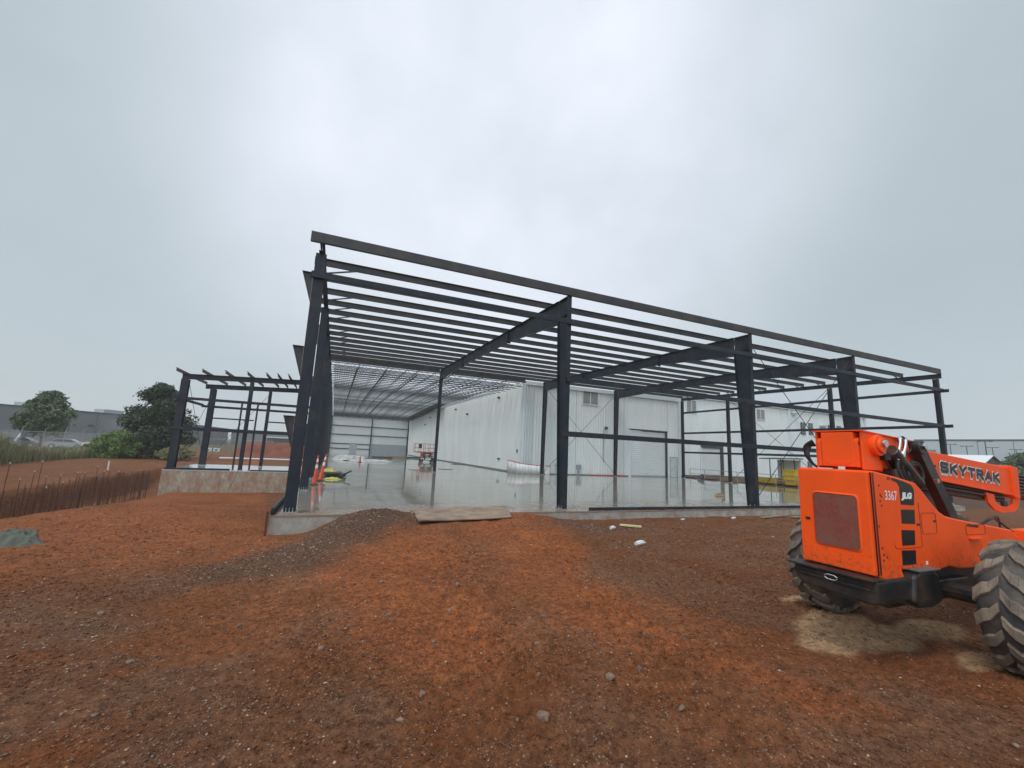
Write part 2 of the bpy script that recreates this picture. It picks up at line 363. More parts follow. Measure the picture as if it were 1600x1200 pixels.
# small stones and grit embedded in the soil
vo = N(t, 'ShaderNodeTexVoronoi'); vo.inputs['Scale'].default_value = 34; t.links.new(geo.outputs['Position'], vo.inputs['Vector'])
sc_ = N(t, 'ShaderNodeSeparateColor'); t.links.new(vo.outputs['Color'], sc_.inputs[0])
grit = mth('MULTIPLY', mth('LESS_THAN', vo.outputs['Distance'], .34), mth('GREATER_THAN', sc_.outputs[0], .76))
c = mixc(mth('MULTIPLY', grit, .65), c, mixc(sc_.outputs[1], (.17, .09, .055), (.52, .36, .25)))
vo2 = N(t, 'ShaderNodeTexVoronoi'); vo2.inputs['Scale'].default_value = 85; t.links.new(geo.outputs['Position'], vo2.inputs['Vector'])
sc2 = N(t, 'ShaderNodeSeparateColor'); t.links.new(vo2.outputs['Color'], sc2.inputs[0])
grit2 = mth('MULTIPLY', mth('LESS_THAN', vo2.outputs['Distance'], .4), mth('GREATER_THAN', sc2.outputs[1], .8))
c = mixc(mth('MULTIPLY', grit2, .5), c, mixc(sc2.outputs[0], (.17, .08, .045), (.42, .28, .19)))
c = mixc(rng(noise(13, 8, .72), .42, .68, .0, .75), c, (.045, .022, .014))
t.links.new(c, b.inputs['Base Color'])
t.links.new(rng(mid, .3, .7, .6, .95), b.inputs['Roughness']); b.inputs['Specular IOR Level'].default_value = .05
hgt = mth('ADD', mth('MULTIPLY', fine, 1.0), mth('ADD', mth('MULTIPLY', noise(90, 5, .7), .55), mth('MULTIPLY', grit, .25)))
bp = N(t, 'ShaderNodeBump'); bp.inputs['Strength'].default_value = .9; bp.inputs['Distance'].default_value = .03
t.links.new(hgt, bp.inputs['Height']); t.links.new(bp.outputs[0], b.inputs['Normal'])
me.materials.append(gm); go = bpy.data.objects.new('ground', me); scn.collection.objects.link(go); tag(go, kind='structure')
# loose stones: thousands of little angular lumps, one object
ICO = None
def ico():
    bm = bmesh.new(); bmesh.ops.create_icosphere(bm, subdivisions=1, radius=1); bm.verts.ensure_lookup_table()
    v = np.array([tuple(q.co) for q in bm.verts]); f = np.array([[q.index for q in fa.verts] for fa in bm.faces]); bm.free(); return v, f
IV, IF = ico()
def stones(name, px, py, size, mt, sink=.35):
    n = len(px); pz = ground_h(px, py); V = IV[None]*(1+.55*(RNG.random((n, 12, 1))-.5))
    sc = size[:,None]*(.55+.9*RNG.random((n, 3))); sc[:,2] *= .62
    a = RNG.random(n)*6.283; ca_, sa = np.cos(a)[:,None], np.sin(a)[:,None]
    V = V*sc[:,None,:]; X = V[:,:,0]*ca_-V[:,:,1]*sa; Y = V[:,:,0]*sa+V[:,:,1]*ca_
    P = np.stack([X+px[:,None], Y+py[:,None], V[:,:,2]+pz[:,None]+(size*(.5-sink))[:,None]], 2).reshape(-1, 3)
    F = (IF[None]+np.arange(n)[:,None,None]*12).reshape(-1, 3)
    m_ = bpy.data.meshes.new(name); m_.vertices.add(len(P)); m_.vertices.foreach_set('co', P.astype(np.float32).ravel())
    m_.loops.add(F.size); m_.loops.foreach_set('vertex_index', F.astype(np.int32).ravel()); m_.polygons.add(len(F))
    m_.polygons.foreach_set('loop_start', np.arange(len(F), dtype=np.int32)*3); m_.polygons.foreach_set('loop_total', np.full(len(F), 3, dtype=np.int32)); m_.update()
    cc = m_.attributes.new('tone', 'FLOAT', 'POINT'); cc.data.foreach_set('value', np.repeat(RNG.random(n), 12).astype(np.float32))
    m_.materials.append(mt); o = bpy.data.objects.new(name, m_); scn.collection.objects.link(o); return o
stm = bpy.data.materials.new('loose stone'); stm.use_nodes = True; t = stm.node_tree; b = t.nodes['Principled BSDF']
geo = N(t, 'ShaderNodeNewGeometry'); at = N(t, 'ShaderNodeAttribute'); at.attribute_name = 'tone'
r = N(t, 'ShaderNodeValToRGB'); el = r.color_ramp.elements; el[0].color = (.10, .042, .022, 1); el[1].color = (.56, .43, .30, 1)
for pz_, cc in ((.45, (.15, .066, .036, 1)), (.70, (.14, .090, .065, 1)), (.90, (.24, .155, .105, 1)), (.97, (.42, .30, .20, 1))):
    x = el.new(pz_); x.color = cc
t.links.new(at.outputs['Fac'], r.inputs[0]); t.links.new(mixc(rng(noise(40, 5), .3, .7, 0, .45), r.outputs[0], (.14, .06, .035)), b.inputs['Base Color'])
b.inputs['Roughness'].default_value = .5
def scatter():
    n = 300000; r_ = 2.2*np.exp(RNG.random(n)*math.log(30/2.2)); a = math.radians(22.5)+(RNG.random(n)-.5)*math.radians(112)
    x = CAM.x+r_*np.sin(a); y = CAM.y+r_*np.cos(a)
    rr, gg, tt, ff = soils(x, y)
    cl = fbm(x*1.3, y*1.3, 4, 77)
    keep = RNG.random(n) < np.clip(.10+.8*gg+1.3*np.clip(cl-.03, 0, 1)-.04*rr, .015, 1)
    keep &= ~((x > -.5) & (y > -.5)); keep &= ~((x < -7.9)); keep &= ~((y > 17.5))
    x, y, r_ = x[keep], y[keep], r_[keep]
    s = (.0036+.008*RNG.random(len(x))**3+.010*(RNG.random(len(x)) < .03)*RNG.random(len(x)))*(1+.25*gg[keep])*np.clip(.6+r_/9, .8, 2.2)
    return x, y, s
x_, y_, s_ = scatter()
def clods():
    n = 330000; r_ = 2.0*np.exp(RNG.random(n)*math.log(26/2.0)); a = math.radians(22.5)+(RNG.random(n)-.5)*math.radians(112)
    x = CAM.x+r_*np.sin(a); y = CAM.y+r_*np.cos(a); cl = fbm(x*.9+5, y*.9, 4, 97)
    k = (RNG.random(n) < np.clip(.42+1.6*cl, .12, .95)) & ~((x > -.5) & (y > -.5)) & ~(x < -7.9) & ~(y > 17.5); x, y, r_ = x[k], y[k], r_[k]; n = len(x)
    s = (.0042+.010*RNG.random(n)**3.2)*np.clip(.55+r_/8, .8, 2.4); z = ground_h(x, y)
    O = np.array([(1,0,0),(0,1,0),(-1,0,0),(0,-1,0),(0,0,1),(0,0,-1)], float); T_ = np.array([(0,1,4),(1,2,4),(2,3,4),(3,0,4),(1,0,5),(2,1,5),(3,2,5),(0,3,5)])
    V = O[None]*(.7+.6*RNG.random((n, 6, 1)))+.25*(RNG.random((n, 6, 3))-.5); sc = s[:,None]*(.6+.8*RNG.random((n, 3))); sc[:,2] *= .7; V = V*sc[:,None,:]
    aa = RNG.random(n)*6.283; c_, s_ = np.cos(aa)[:,None], np.sin(aa)[:,None]
    P = np.stack([V[:,:,0]*c_-V[:,:,1]*s_+x[:,None], V[:,:,0]*s_+V[:,:,1]*c_+y[:,None], V[:,:,2]+z[:,None]], 2).reshape(-1, 3); F_ = (T_[None]+np.arange(n)[:,None,None]*6).reshape(-1, 3)
    m_ = bpy.data.meshes.new('soil_clods'); m_.vertices.add(len(P)); m_.vertices.foreach_set('co', P.astype(np.float32).ravel()); m_.loops.add(F_.size); m_.loops.foreach_set('vertex_index', F_.astype(np.int32).ravel()); m_.polygons.add(len(F_))
    m_.polygons.foreach_set('loop_start', np.arange(len(F_), dtype=np.int32)*3); m_.polygons.foreach_set('loop_total', np.full(len(F_), 3, dtype=np.int32)); m_.update()
    q_ = [np.repeat(v, 6) for v in soils(x, y)]; ca = m_.color_attributes.new('soil', 'FLOAT_COLOR', 'POINT'); ca.data.foreach_set('color', np.stack(q_, 1).astype(np.float32).ravel())
    m_.materials.append(gm); o = bpy.data.objects.new('soil_clods', m_); scn.collection.objects.link(o); return o
tag(clods(), 'small crumbly clods of the same red and brown soil lying all over it', 'soil', kind='stuff')
tag(stones('gravel', x_, y_, s_, stm), 'loose angular gravel and grit strewn over the red and brown soil', 'gravel', kind='stuff')
# ------------------------------------------------------------------ concrete slabs
X1, X2, X3, X4 = 9.31, 19.85, 28.42, 37.65
DY = 22.6; G1, G2, G3 = 7.40, 5.02, 2.86
wet = bpy.data.materials.new('wet concrete floor'); wet.use_nodes = True; t = wet.node_tree; b = t.nodes['Principled BSDF']
geo = N(t, 'ShaderNodeNewGeometry')
a1 = noise(.35, 6, .6); a2 = noise(1.1, 7, .65, (.5, 1.6, 1)); a3 = noise(9, 8, .7)
c = mixc(rng(a2, .35, .65), (.19, .17, .135), (.32, .295, .25)); c = mixc(rng(a1, .4, .62, 0, .6), c, (.26, .245, .215))
c = mixc(rng(noise(.55, 8, .7), .60, .72, 0, .6), c, (.20, .12, .075)); c = mixc(rng(a3, .3, .8, 0, .3), c, (.12, .10, .085))
sx_ = N(t, 'ShaderNodeSeparateXYZ'); t.links.new(geo.outputs['Position'], sx_.inputs[0])
edge = mth('MULTIPLY', rng(sx_.outputs[1], -.4, 3.2, 1, 0), rng(noise(1.7, 8, .72), .40, .62))
c = mixc(mth('MULTIPLY', edge, .85), c, (.24, .11, .05)); c = mixc(rng(noise(2.2, 9, .75, (.35, 1.6, 1)), .60, .70, 0, .6), c, (.09, .065, .045))
t.links.new(c, b.inputs['Base Color'])
t.links.new(mth('ADD', mth('ADD', rng(a1, .50, .56, .015, .08), mth('MULTIPLY', edge, .5)), rng(noise(2.6, 6, .7, (.5, 1.8, 1)), .54, .64, 0, .11)), b.inputs['Roughness'])
b.inputs['Specular IOR Level'].default_value = .5; b.inputs['IOR'].default_value = 1.5
bp = N(t, 'ShaderNodeBump'); bp.inputs['Strength'].default_value = .16; bp.inputs['Distance'].default_value = .010
t.links.new(noise(2.3, 3, .5, (.6, 2.2, 1)), bp.inputs['Height']); bp2 = N(t, 'ShaderNodeBump'); bp2.inputs['Strength'].default_value = .06; bp2.inputs['Distance'].default_value = .002
t.links.new(noise(30, 3, .5), bp2.inputs['Height']); t.links.new(bp.outputs[0], bp2.inputs['Normal']); t.links.new(bp2.outputs[0], b.inputs['Normal'])
fl = MB(); fl.xy([(-.45,-.42),(38.0,-.42),(38.0,23.22),(17.8,23.22),(17.8,91.0),(-.45,91.0)], -.05, 0)
tag(fl.build('concrete_floor', wet), kind='structure')
fd = MB(); fd.xy([(-.44,-.41),(37.99,-.41),(37.99,23.2),(17.79,23.2),(17.79,90.9),(-.44,90.9)], -1.3, -.051)
for x in (1.3, 4.9, 12.2, 16.1, 21.5, 26.7, 31.8): fd.box(x, x+.03, -.425, -.41, -1.2, -.06)
tag(fd.build('foundation_edge', CONC), kind='structure')
l2 = MB(); l2.box(-8.6, -.47, 18.35, 25.4, -.05, 0)
wl = mat('wet pale slab', (.46, .46, .45), .06, 0, .1, 1.5, spec=.8)
tag(l2.build('annex_floor', wl), kind='structure')
l3 = MB(); l3.box(-8.59, -.48, 18.36, 25.39, -2.2, -.051)
for k in range(6): l3.box(-8.0+k*1.25, -7.96+k*1.25, 18.345, 18.36, -2, -.06)
tag(l3.build('annex_foundation_wall', CONCL), kind='structure')
# ------------------------------------------------------------------ front steel frame
F = thing('steel_building_frame', (0, 0, 0), 'open dark steel frame of a big hall with roof purlins over the wet concrete floor', 'steel frame')
def rtop(y): return 8.50 + .55*y/22.0
def taper_col(x, y0, sgn, d0, d1, z1, wf=.2, parent=F, name='column', plates=True):
    m_ = MB(); tf = .022
    m_.box(x-wf/2, x+wf/2, min(y0, y0+sgn*tf), max(y0, y0+sgn*tf), .03, z1)
    a0, a1 = y0+sgn*d0, y0+sgn*d1
    P = [(x-wf/2,a0,.03),(x+wf/2,a0,.03),(x+wf/2,a0+sgn*tf,.03),(x-wf/2,a0+sgn*tf,.03),(x-wf/2,a1,z1-.75),(x+wf/2,a1,z1-.75),(x+wf/2,a1+sgn*tf,z1-.75),(x-wf/2,a1+sgn*tf,z1-.75)]
    m_.hexa(P)
    w = .008
    m_.yz([(y0+sgn*tf, .03), (a0, .03), (a1, z1-.75), (a1, z1-.03), (y0+sgn*tf, z1-.03)], x-w, x+w)
    m_.box(x-wf/2, x+wf/2, min(y0+sgn*tf, a1), max(y0+sgn*tf, a1), z1-.03, z1)      # cap plate
    for zz in (z1-.78,):
        m_.box(x-wf/2+.005, x-w-.001, min(y0+sgn*.03,a1-sgn*.01), max(y0+sgn*.03,a1-sgn*.01), zz, zz+.015)
        m_.box(x+w+.001, x+wf/2-.005, min(y0+sgn*.03,a1-sgn*.01), max(y0+sgn*.03,a1-sgn*.01), zz, zz+.015)
    o = m_.build(name, STEEL, parent)
    if plates:
        q = MB(); q.box(x-wf/2-.05, x+wf/2+.05, min(y0-sgn*.04,a0+sgn*.06), max(y0-sgn*.04,a0+sgn*.06), .004, .029)
        q.build('base_plate', GALV, o)
        s_ = MB()
        for dx in (-.07, .07):
            for f_ in (.25, .75): s_ = MB(); s_.rod((x+dx, y0+sgn*(d0*f_), .03), (x+dx, y0+sgn*(d0*f_), .13), .014); s_.rod((x+dx, y0+sgn*(d0*f_), .03), (x+dx, y0+sgn*(d0*f_), .06), .026); s_.build('anchor_bolt', GALV, o)
    return o
taper_col(X1, 0, 1, .42, .82, 8.5); taper_col(X2, 0, 1, .48, .92, 8.5); taper_col(X3, 0, 1, .48, .92, 8.5)
taper_col(X1, DY, -1, .34, .42, 9.0, .2)
for x in (X2, X3): taper_col(x, DY+.15, -1, .34, .62, 9.05, .2)
def rafter(x, ys, zt, zb, wf=.2, name='rafter'):
    m_ = MB(); w = .007; tf = .02
    n = len(ys)
    m_.yz([(ys[i], zt[i]-tf) for i in range(n)] + [(ys[i], zb[i]+tf) for i in range(n)][::-1], x-w, x+w)
    for i in range(n-1):
        for z in ((zt[i]-tf, zt[i+1]-tf), (zb[i], zb[i+1])):
            m_.hexa([(x-wf/2,ys[i],z[0]),(x+wf/2,ys[i],z[0]),(x+wf/2,ys[i+1],z[1]),(x-wf/2,ys[i+1],z[1]),(x-wf/2,ys[i],z[0]+tf),(x+wf/2,ys[i],z[0]+tf),(x+wf/2,ys[i+1],z[1]+tf),(x-wf/2,ys[i+1],z[1]+tf)])
    for i in range(1, n-1):   # splice plates
        m_.box(x-wf/2, x-w-.001, ys[i]-.02, ys[i]+.02, zb[i]-.10, zt[i]-tf); m_.box(x+w+.001, x+wf/2, ys[i]-.02, ys[i]+.02, zb[i]-.10, zt[i]-tf)
    return m_.build(name, STEEL, F)
for x, d0 in ((X1, .82), (X2, .92), (X3, .92)):
    ys = [d0+.026, 6.5, 15.5, DY-.45 if x == X1 else DY-.50]
    rafter(x, ys, [rtop(y) for y in ys], [rtop(ys[0])-1.0, rtop(ys[1])-.62, rtop(ys[2])-.62, rtop(ys[3])-(.88)])
# end walls: rake beams and posts
YC0 = [0.0, 6.47, 12.94, 19.4]
def rake(x):
    m_ = MB(); m_.ibeam((x, -.16, rtop(0)-.17), (x, DY, rtop(DY)-.17), .15, .30); return m_.build('rake_beam', STEEL, F)
rake(0); rake(X4)
def post(x, y, z1, w=.2, d=.3, plate=True):
    # I section standing, flanges facing -y/+y
    m_ = MB(); tf = .018
    m_.box(x-w/2, x+w/2, y-d/2, y-d/2+tf, .03, z1); m_.box(x-w/2, x+w/2, y+d/2-tf, y+d/2, .03, z1); m_.box(x-.007, x+.007, y-d/2+tf, y+d/2-tf, .03, z1)
    o = m_.build('column', STEEL, F)
    q = MB(); q.box(x-w/2-.05, x+w/2+.05, y-d/2-.04, y+d/2+.04, .004, .029); q.build('base_plate', GALV, o)
    s_ = MB()
    for dx in (-.09, 0, .09): s_ = MB(); s_.rod((x+dx, y-d/2-.02, .03), (x+dx, y-d/2-.02, .15), .013); s_.rod((x+dx, y-d/2-.02, .03), (x+dx, y-d/2-.02, .06), .024); s_.build('anchor_bolt', GALV, o)
    return o
for y in YC0: post(0, y+.15, rtop(y)-.34, .32, .3)
for y in (.15, 6.7, 16.35, 22.45): post(X4, y, rtop(y)-.34, .24, .26)
# side gussets (girt seats) on the left row
for y in YC0:
    for z in (G1+.05, G2+.0, G3-.02):
        m_ = MB(); m_.xz([(-.17, z), (-.48, z), (-.17, z-.95)], y+.02, y+.034)
        m_.box(-.48, -.17, y-.05, y+.09, z+.001, z+.012); m_.beam((-.47, y+.027, z), (-.175, y+.027, z-.93), .012, .09, (0,1,0))
        m_.box(-.165, -.15, y-.002, y+.06, z-1.0, z)
        m_.build('girt_bracket', STEELB, F)
# purlins (Z sections) and eave strut
def zee(x0, x1, y, z, h=.22, fl=.07, flip=1):
    m_ = MB(); w = .006
    m_.box(x0, x1, y-w/2, y+w/2, z, z+h); m_.box(x0, x1, y-fl*(flip<0)-w/2*(flip>0)*0, y+fl*(flip>0), z-w, z)
    m_.box(x0, x1, y-fl*(flip>0), y+fl*(flip<0), z+h, z+h+w); return m_
for k in range(1, 14):
    y = .22+1.715*k; zz = rtop(y)+.008
    m_ = zee(-.33, X4+.18, y, zz, .235, .075)
    for cx in (0, X1, X2, X3): m_.box(cx-.06, cx+.06, y+.004, y+.010, zz+.01, zz+.2)
    for bx in (4.2, 14.5, 24, 33): m_.box(bx, bx+.02, y-.012, y-.004, zz+.08, zz+.1)
    m_.build('purlin', STEELB, F)
es = MB(); es.box(-.36, X4+.18, -.10, -.092, rtop(0)+.0, rtop(0)+.33); es.box(-.36, X4+.18, -.092, .02, rtop(0)+.322, rtop(0)+.33); es.box(-.36, X4+.18, -.092, .02, rtop(0)+.0, rtop(0)+.008)
es.build('eave_strut', STEELB, F)
# front girts on the outer flanges
def girt(x0, x1, z, y=-.012, h=.20, d=.09):
    m_ = MB(); m_.box(x0, x1, y-.21, y-.204, z-h/2, z+h/2) if False else None
    m_.box(x0, x1, y-d, y-d+.007, z-h/2, z+h/2); m_.box(x0, x1, y-d+.007, y, z+h/2-.007, z+h/2); m_.box(x0, x1, y-d+.007, y, z-h/2, z-h/2+.007)
    return m_.build('girt', STEEL, F)
girt(-.22, X4+.35, G1); girt(X1-.1, X4+.40, G2); girt(X1-.2, X4+.45, G3)
# end wall girts
def ygirt(x, y0, y1, z):
    m_ = MB(); m_.box(x+.03, x+.037, y0, y1, z-.1, z+.1); m_.box(x+.037, x+.11, y0, y1, z+.093, z+.1); m_.box(x+.037, x+.11, y0, y1, z-.1, z-.093); m_.build('girt', STEEL, F)
for z in (G1-.05, G2-.0, G3): ygirt(X4+.10, -.40, 22.6, z)
jb = MB(); jb.ibeam((.05, DY-.02, 8.98), (X1-.12, DY-.02, 8.98), .24, .42); jb.build('header_beam', STEELB, F)
jb = MB(); jb.ibeam((X1+.12, DY-.02, 8.98), (17.7, DY-.02, 8.98), .24, .42); jb.build('header_beam', STEELB, F)
# flange braces from the bottom of the end rafter to the purlins, and at the inner frames
for k in (1, 3, 4, 5, 7, 8, 9, 11, 12):
    y = .22+1.715*k
    m_ = MB(); m_.beam((.07, y, rtop(y)-.30), (1.25, y, rtop(y)+.04), .05, .05); m_.build('flange_brace', STEELB, F)
    m_ = MB(); m_.beam((X4-.07, y, rtop(y)-.30), (X4-1.1, y, rtop(y)+.04), .05, .05); m_.build('flange_brace', STEELB, F)
for x in (X1, X2, X3):
    for k in (2, 5, 8, 11):
        y = .22+1.715*k
        m_ = MB(); m_.beam((x+.1, y, rtop(y)-.6), (x+.75, y, rtop(y)), .04, .04); m_.build('flange_brace', STEELB, F)
# rod bracing
def rodp(a, b_, r=.018): m_ = MB(); m_.rod(a, b_, r, 6); m_.build('brace_rod', STEEL, F)
rodp((X2+.02, .25, 8.3), (X3-.02, .25, .15)); rodp((X2+.02, .25, .15), (X3-.02, .25, 8.3))
rodp((X2+.02, DY-.1, 8.6), (X3-.02, DY-.1, .15)); rodp((X2+.02, DY-.1, .15), (X3-.02, DY-.1, 8.6))
rodp((X4, 16.2, 8.3), (X4, 6.8, .2)); rodp((X4, 16.2, .2), (X4, 6.8, 8.3))
# base channel lying on the slab edge, angle standing on the left edge
bc = MB(); bc.box(10.2, 22.8, -.30, -.293, .0, .11); bc.box(10.2, 22.8, -.293, -.2, .103, .11); bc.box(10.2, 22.8, -.293, -.2, .0, .007)
tag(bc.build('steel_channel', STEEL, loc=(10.2, -.3, 0)), 'long dark steel channel lying along the front edge of the concrete floor', 'steel channel')
ba = MB(); ba.box(-.43, -.424, -.40, 18.2, .0, .20); ba.box(-.424, -.33, -.40, 18.2, .0, .006); ba.box(-.424, -.36, -.40, 18.2, .194, .20)
tag(ba.build('edge_angle', STEEL, loc=(-.43, -.4, 0)), 'dark steel edge angle standing along the left side of the concrete floor', 'steel angle')
# ------------------------------------------------------------------ rear frame: open web joists
J = thing('joist_roof_frame', (0, DY, 0), 'long run of open web bar joists and left hand columns behind the purlin roof', 'roof frame')
def jz(y): return np.interp(y, [22.6, 56, 90], [9.0, 9.40, 8.62])
nj = 0; y = DY+.30
while y < 90:
    z = float(jz(y)); m_ = MB()
    m_.box(.1, 18.0, y-.05, y-.008, z-.065, z); m_.box(.1, 18.0, y+.008, y+.05, z-.065, z)
    m_.box(.35, 17.5, y-.04, y-.008, z-.63, z-.57); m_.box(.35, 17.5, y+.008, y+.04, z-.63, z-.57)
    n = 28; dx = 17.4/n
    for k in range(n):
        xa = .35+k*dx; za, zb_ = (z-.03, z-.6) if k % 2 == 0 else (z-.6, z-.03)
        m_.rod((xa, y, za), (xa+dx, y, zb_), (.017), 4, cap=False)
    m_.build('bar_joist', JOIST, J, recalc=False); y += 1.45; nj += 1
yy = DY+.5; ky = 0
while yy < 90:
    m_ = MB(); x = 0.0; d = .45; tf = .02; z1 = float(jz(yy))-.32
    m_.box(-.17, .17, yy-d/2, yy-d/2+tf, .03, z1); m_.box(-.17, .17, yy+d/2-tf, yy+d/2, .03, z1); m_.box(-.008, .008, yy-d/2+tf, yy+d/2-tf, .03, z1)
    m_.box(-.46, -.17, yy-.006, yy+.006, G1-.5, G1+.03)
    m_.build('column', STEEL, J); yy += 6.47
m_ = MB()
for (ya, yb) in ((DY+.3, 56), (56, 89.9)):
    m_.ibeam((.0, ya, float(jz(ya))-.2), (0, yb, float(jz(yb))-.2), .2, .25)
m_.build('eave_beam', STEEL, J)
for x in (2.2, 4.6, 7.3, 10.4, 13.4, 15.9):
    for dz in (-.55, -.06):
        m_ = MB()
        for (ya, yb) in ((DY+.8, 56), (56, 89.8)): m_.beam((x+(.18 if dz > -.1 else 0), ya, float(jz(ya))+dz-.03), (x+(.18 if dz > -.1 else 0), yb, float(jz(yb))+dz-.03), .07, .06)
        m_.build('bridging', JOIST, J)
m_ = MB()
for (ya, yb) in ((55, 56), (56, 89.8)):
    za, zb_ = float(jz(ya))+.006, float(jz(yb))+.006
    m_.hexa([(16.2,ya,za),(18.0,ya,za),(18.0,yb,zb_),(16.2,yb,zb_),(16.2,ya,za+.04),(18.0,ya,za+.04),(18.0,yb,zb_+.04),(16.2,yb,zb_+.04)])
m_.build('roof_deck', mat('deck underside', (.10, .105, .11), .5), J)
# rear wall grid
W = thing('rear_wall', (0, 90.3, 0), 'white panelled wall with dark girts closing the far end of the long hall', 'wall')
m_ = MB(); m_.box(-.4, 17.8, 90.45, 90.5, 0, 8.55); m_.build('wall_panel', WHITE2, W)
for x in (.2, 9.0, 17.5): m_ = MB(); m_.box(x-.12, x+.12, 90.1, 90.3, 0, 8.35 if x != 9 else 8.4); m_.build('column', STEEL, W)
m_ = MB(); m_.box(.3, 17.6, 90.08, 90.32, 8.35, 8.55); m_.build('top_beam', STEEL, W)
for z, xa, xb in ((6.15, .3, 17.4), (4.13, .3, 17.4), (2.05, .3, 4.4), (2.05, 6.1, 8.9), (.95, .3, 4.4), (.95, 6.1, 8.9)):
    m_ = MB(); m_.box(xa, xb, 90.32, 90.42, z-.09, z+.09); m_.build('girt', STEEL, W)
m_ = MB(); m_.box(4.5, 6.0, 90.36, 90.43, 0, 2.3); m_.build('door', mat('grey door', (.36, .38, .39), .5), W)
m_ = MB(); m_.box(9.3, 17.3, 90.33, 90.43, 0, 2.25)
for k in range(26): m_.box(9.4+k*.3, 9.44+k*.3, 90.30, 90.33, 0, 2.25)
m_.build('lower_panel', mat('grey blue liner panel', (.33, .37, .40), .5), W)
# ------------------------------------------------------------------ white metal building
def ribwall(mb, a, b_, z0, z1, nrm_, pitch=.305, holes=(), rib=.045):
    a = Vector((a[0], a[1], 0)); b_ = Vector((b_[0], b_[1], 0)); L_ = (b_-a).length; d = (b_-a)/L_; nn = Vector((nrm_[0], nrm_[1], 0))
    n = int(L_/pitch); pitch = L_/n
    prof = ((0, 0), (.70, 0), (.78, 1), (.92, 1), (1, 0))
    for k in range(n):
        s0 = k*pitch; za, zb_ = z0, z1; sm = s0+pitch/2; bands = [(z0, z1)]
        for (ha, hb, hz0, hz1) in holes:
            if ha < sm < hb: bands = [(z0, hz0), (hz1, z1)]
        for (za, zb_) in bands:
            if zb_-za < .05: continue
            for (u0, h0), (u1, h1) in zip(prof[:-1], prof[1:]):
                p0 = a+d*(s0+u0*pitch)+nn*h0*rib; p1 = a+d*(s0+u1*pitch)+nn*h1*rib
                mb.quad((p0.x,p0.y,za), (p1.x,p1.y,za), (p1.x,p1.y,zb_), (p0.x,p0.y,zb_))
B = thing('metal_warehouse', (17.8, 23.3, 0), 'white ribbed metal warehouse standing against the new frame with rolling door and louvres', 'warehouse')
WX = 17.85; WH = 9.0
m_ = MB(); ribwall(m_, (WX, 23.3), (WX, 90), 0, WH, (-1, 0), holes=()); m_.build('side_wall', WHITE, B, recalc=False)
q = MB()
for s_ in range(1, 11): q.box(WX-.06, WX-.04, 23.3+s_*6.1, 23.36+s_*6.1, .02, WH-.2)
q.build('panel_joint', mat('pale joint trim', (.80,.82,.82), .5), B)
m_ = MB(); ribwall(m_, (WX, 23.3), (38, 23.3), 0, WH, (0, -1), holes=[(30.8-WX, 36.05-WX, 0, 5.1)]); m_.build('front_wall', WHITE, B, recalc=False)
q = MB()
for s_ in (6.1, 12.2, 18.3): q.box(WX+s_-.02, WX+s_+.03, 23.255, 23.262, .02, WH-.3)
q.build('panel_joint', mat('joint sealant', (.40,.42,.42), .6), B)
m_ = MB(); ribwall(m_, (38, 23.3), (38, 30.0), 0, WH, (1, 0)); m_.build('side_wall', WHITE, B, recalc=False)
m_ = MB(); m_.box(WX+.05, 38-.05, 23.36, 89.8, WH-.02, WH+.05); m_.build('roof', GALV, B)
m_ = MB(); m_.box(WX-.05, WX+.22, 23.215, 23.262, 0, WH); m_.box(WX-.09, WX-.04, 23.215, 23.55, 0, WH); m_.build('corner_trim', TRIM, B)
m_ = MB(); m_.box(37.8, 38.06, 23.2, 23.262, 0, WH); m_.box(38.04, 38.09, 23.2, 23.5, 0, WH); m_.build('corner_trim', TRIM, B)
m_ = MB(); m_.box(WX+.3, 37.8, 23.1, 23.26, WH-.28, WH+.08); m_.build('eave_trim', TRIM, B)
m_ = MB()
for k in range(3): m_.box(WX+.32+k*.32, WX+.40+k*.32, 23.16, 23.262, .05, WH-.3)
m_.build('downspout', TRIM, B)
q = MB(); q.box(WX-.075, WX-.055, 23.5, 89.9, .001, .14); q.box(WX+.3, 30.6, 23.18, 23.20, .001, .10); q.build('base_flashing', mat('base flashing', (.16,.165,.165), .6), B)
# rolling door
dr = MB(); z = 0.02
while z < 4.9: dr.hexa([(30.95,23.42,z),(35.9,23.42,z),(35.9,23.45,z),(30.95,23.45,z),(30.95,23.33,z+.19),(35.9,23.33,z+.19),(35.9,23.45,z+.21),(30.95,23.45,z+.21)]); z += .225
dr = dr.build('rolling_door', DOORW, B)
q = MB(); q.box(30.6, 30.95, 23.2, 23.40, 0, 5.1); q.build('door_jamb', TRIM, dr); q = MB(); q.box(35.9, 36.05, 23.2, 23.40, 0, 5.1); q.build('door_jamb', DARK, dr)
q = MB(); q.box(30.75, 36.12, 23.2, 23.46, 5.0, 5.16); q.build('door_header', DARK, dr)
pdoor = MB(); pdoor.box(36.5, 37.45, 23.21, 23.262, .02, 2.2); pd = pdoor.build('door', mat('pale door', (.50, .54, .55), .4), B)
q = MB(); q.box(36.42, 36.5, 23.2, 23.262, 0, 2.28); q.box(37.45, 37.53, 23.2, 23.262, 0, 2.28); q.box(36.5, 37.45, 23.2, 23.262, 2.2, 2.28); q.build('door_frame', GALV, pd)
q = MB(); q.rod((37.32, 23.18, 1.0), (37.32, 23.21, 1.0), .03, 8); q.build('handle', DARK, pd)
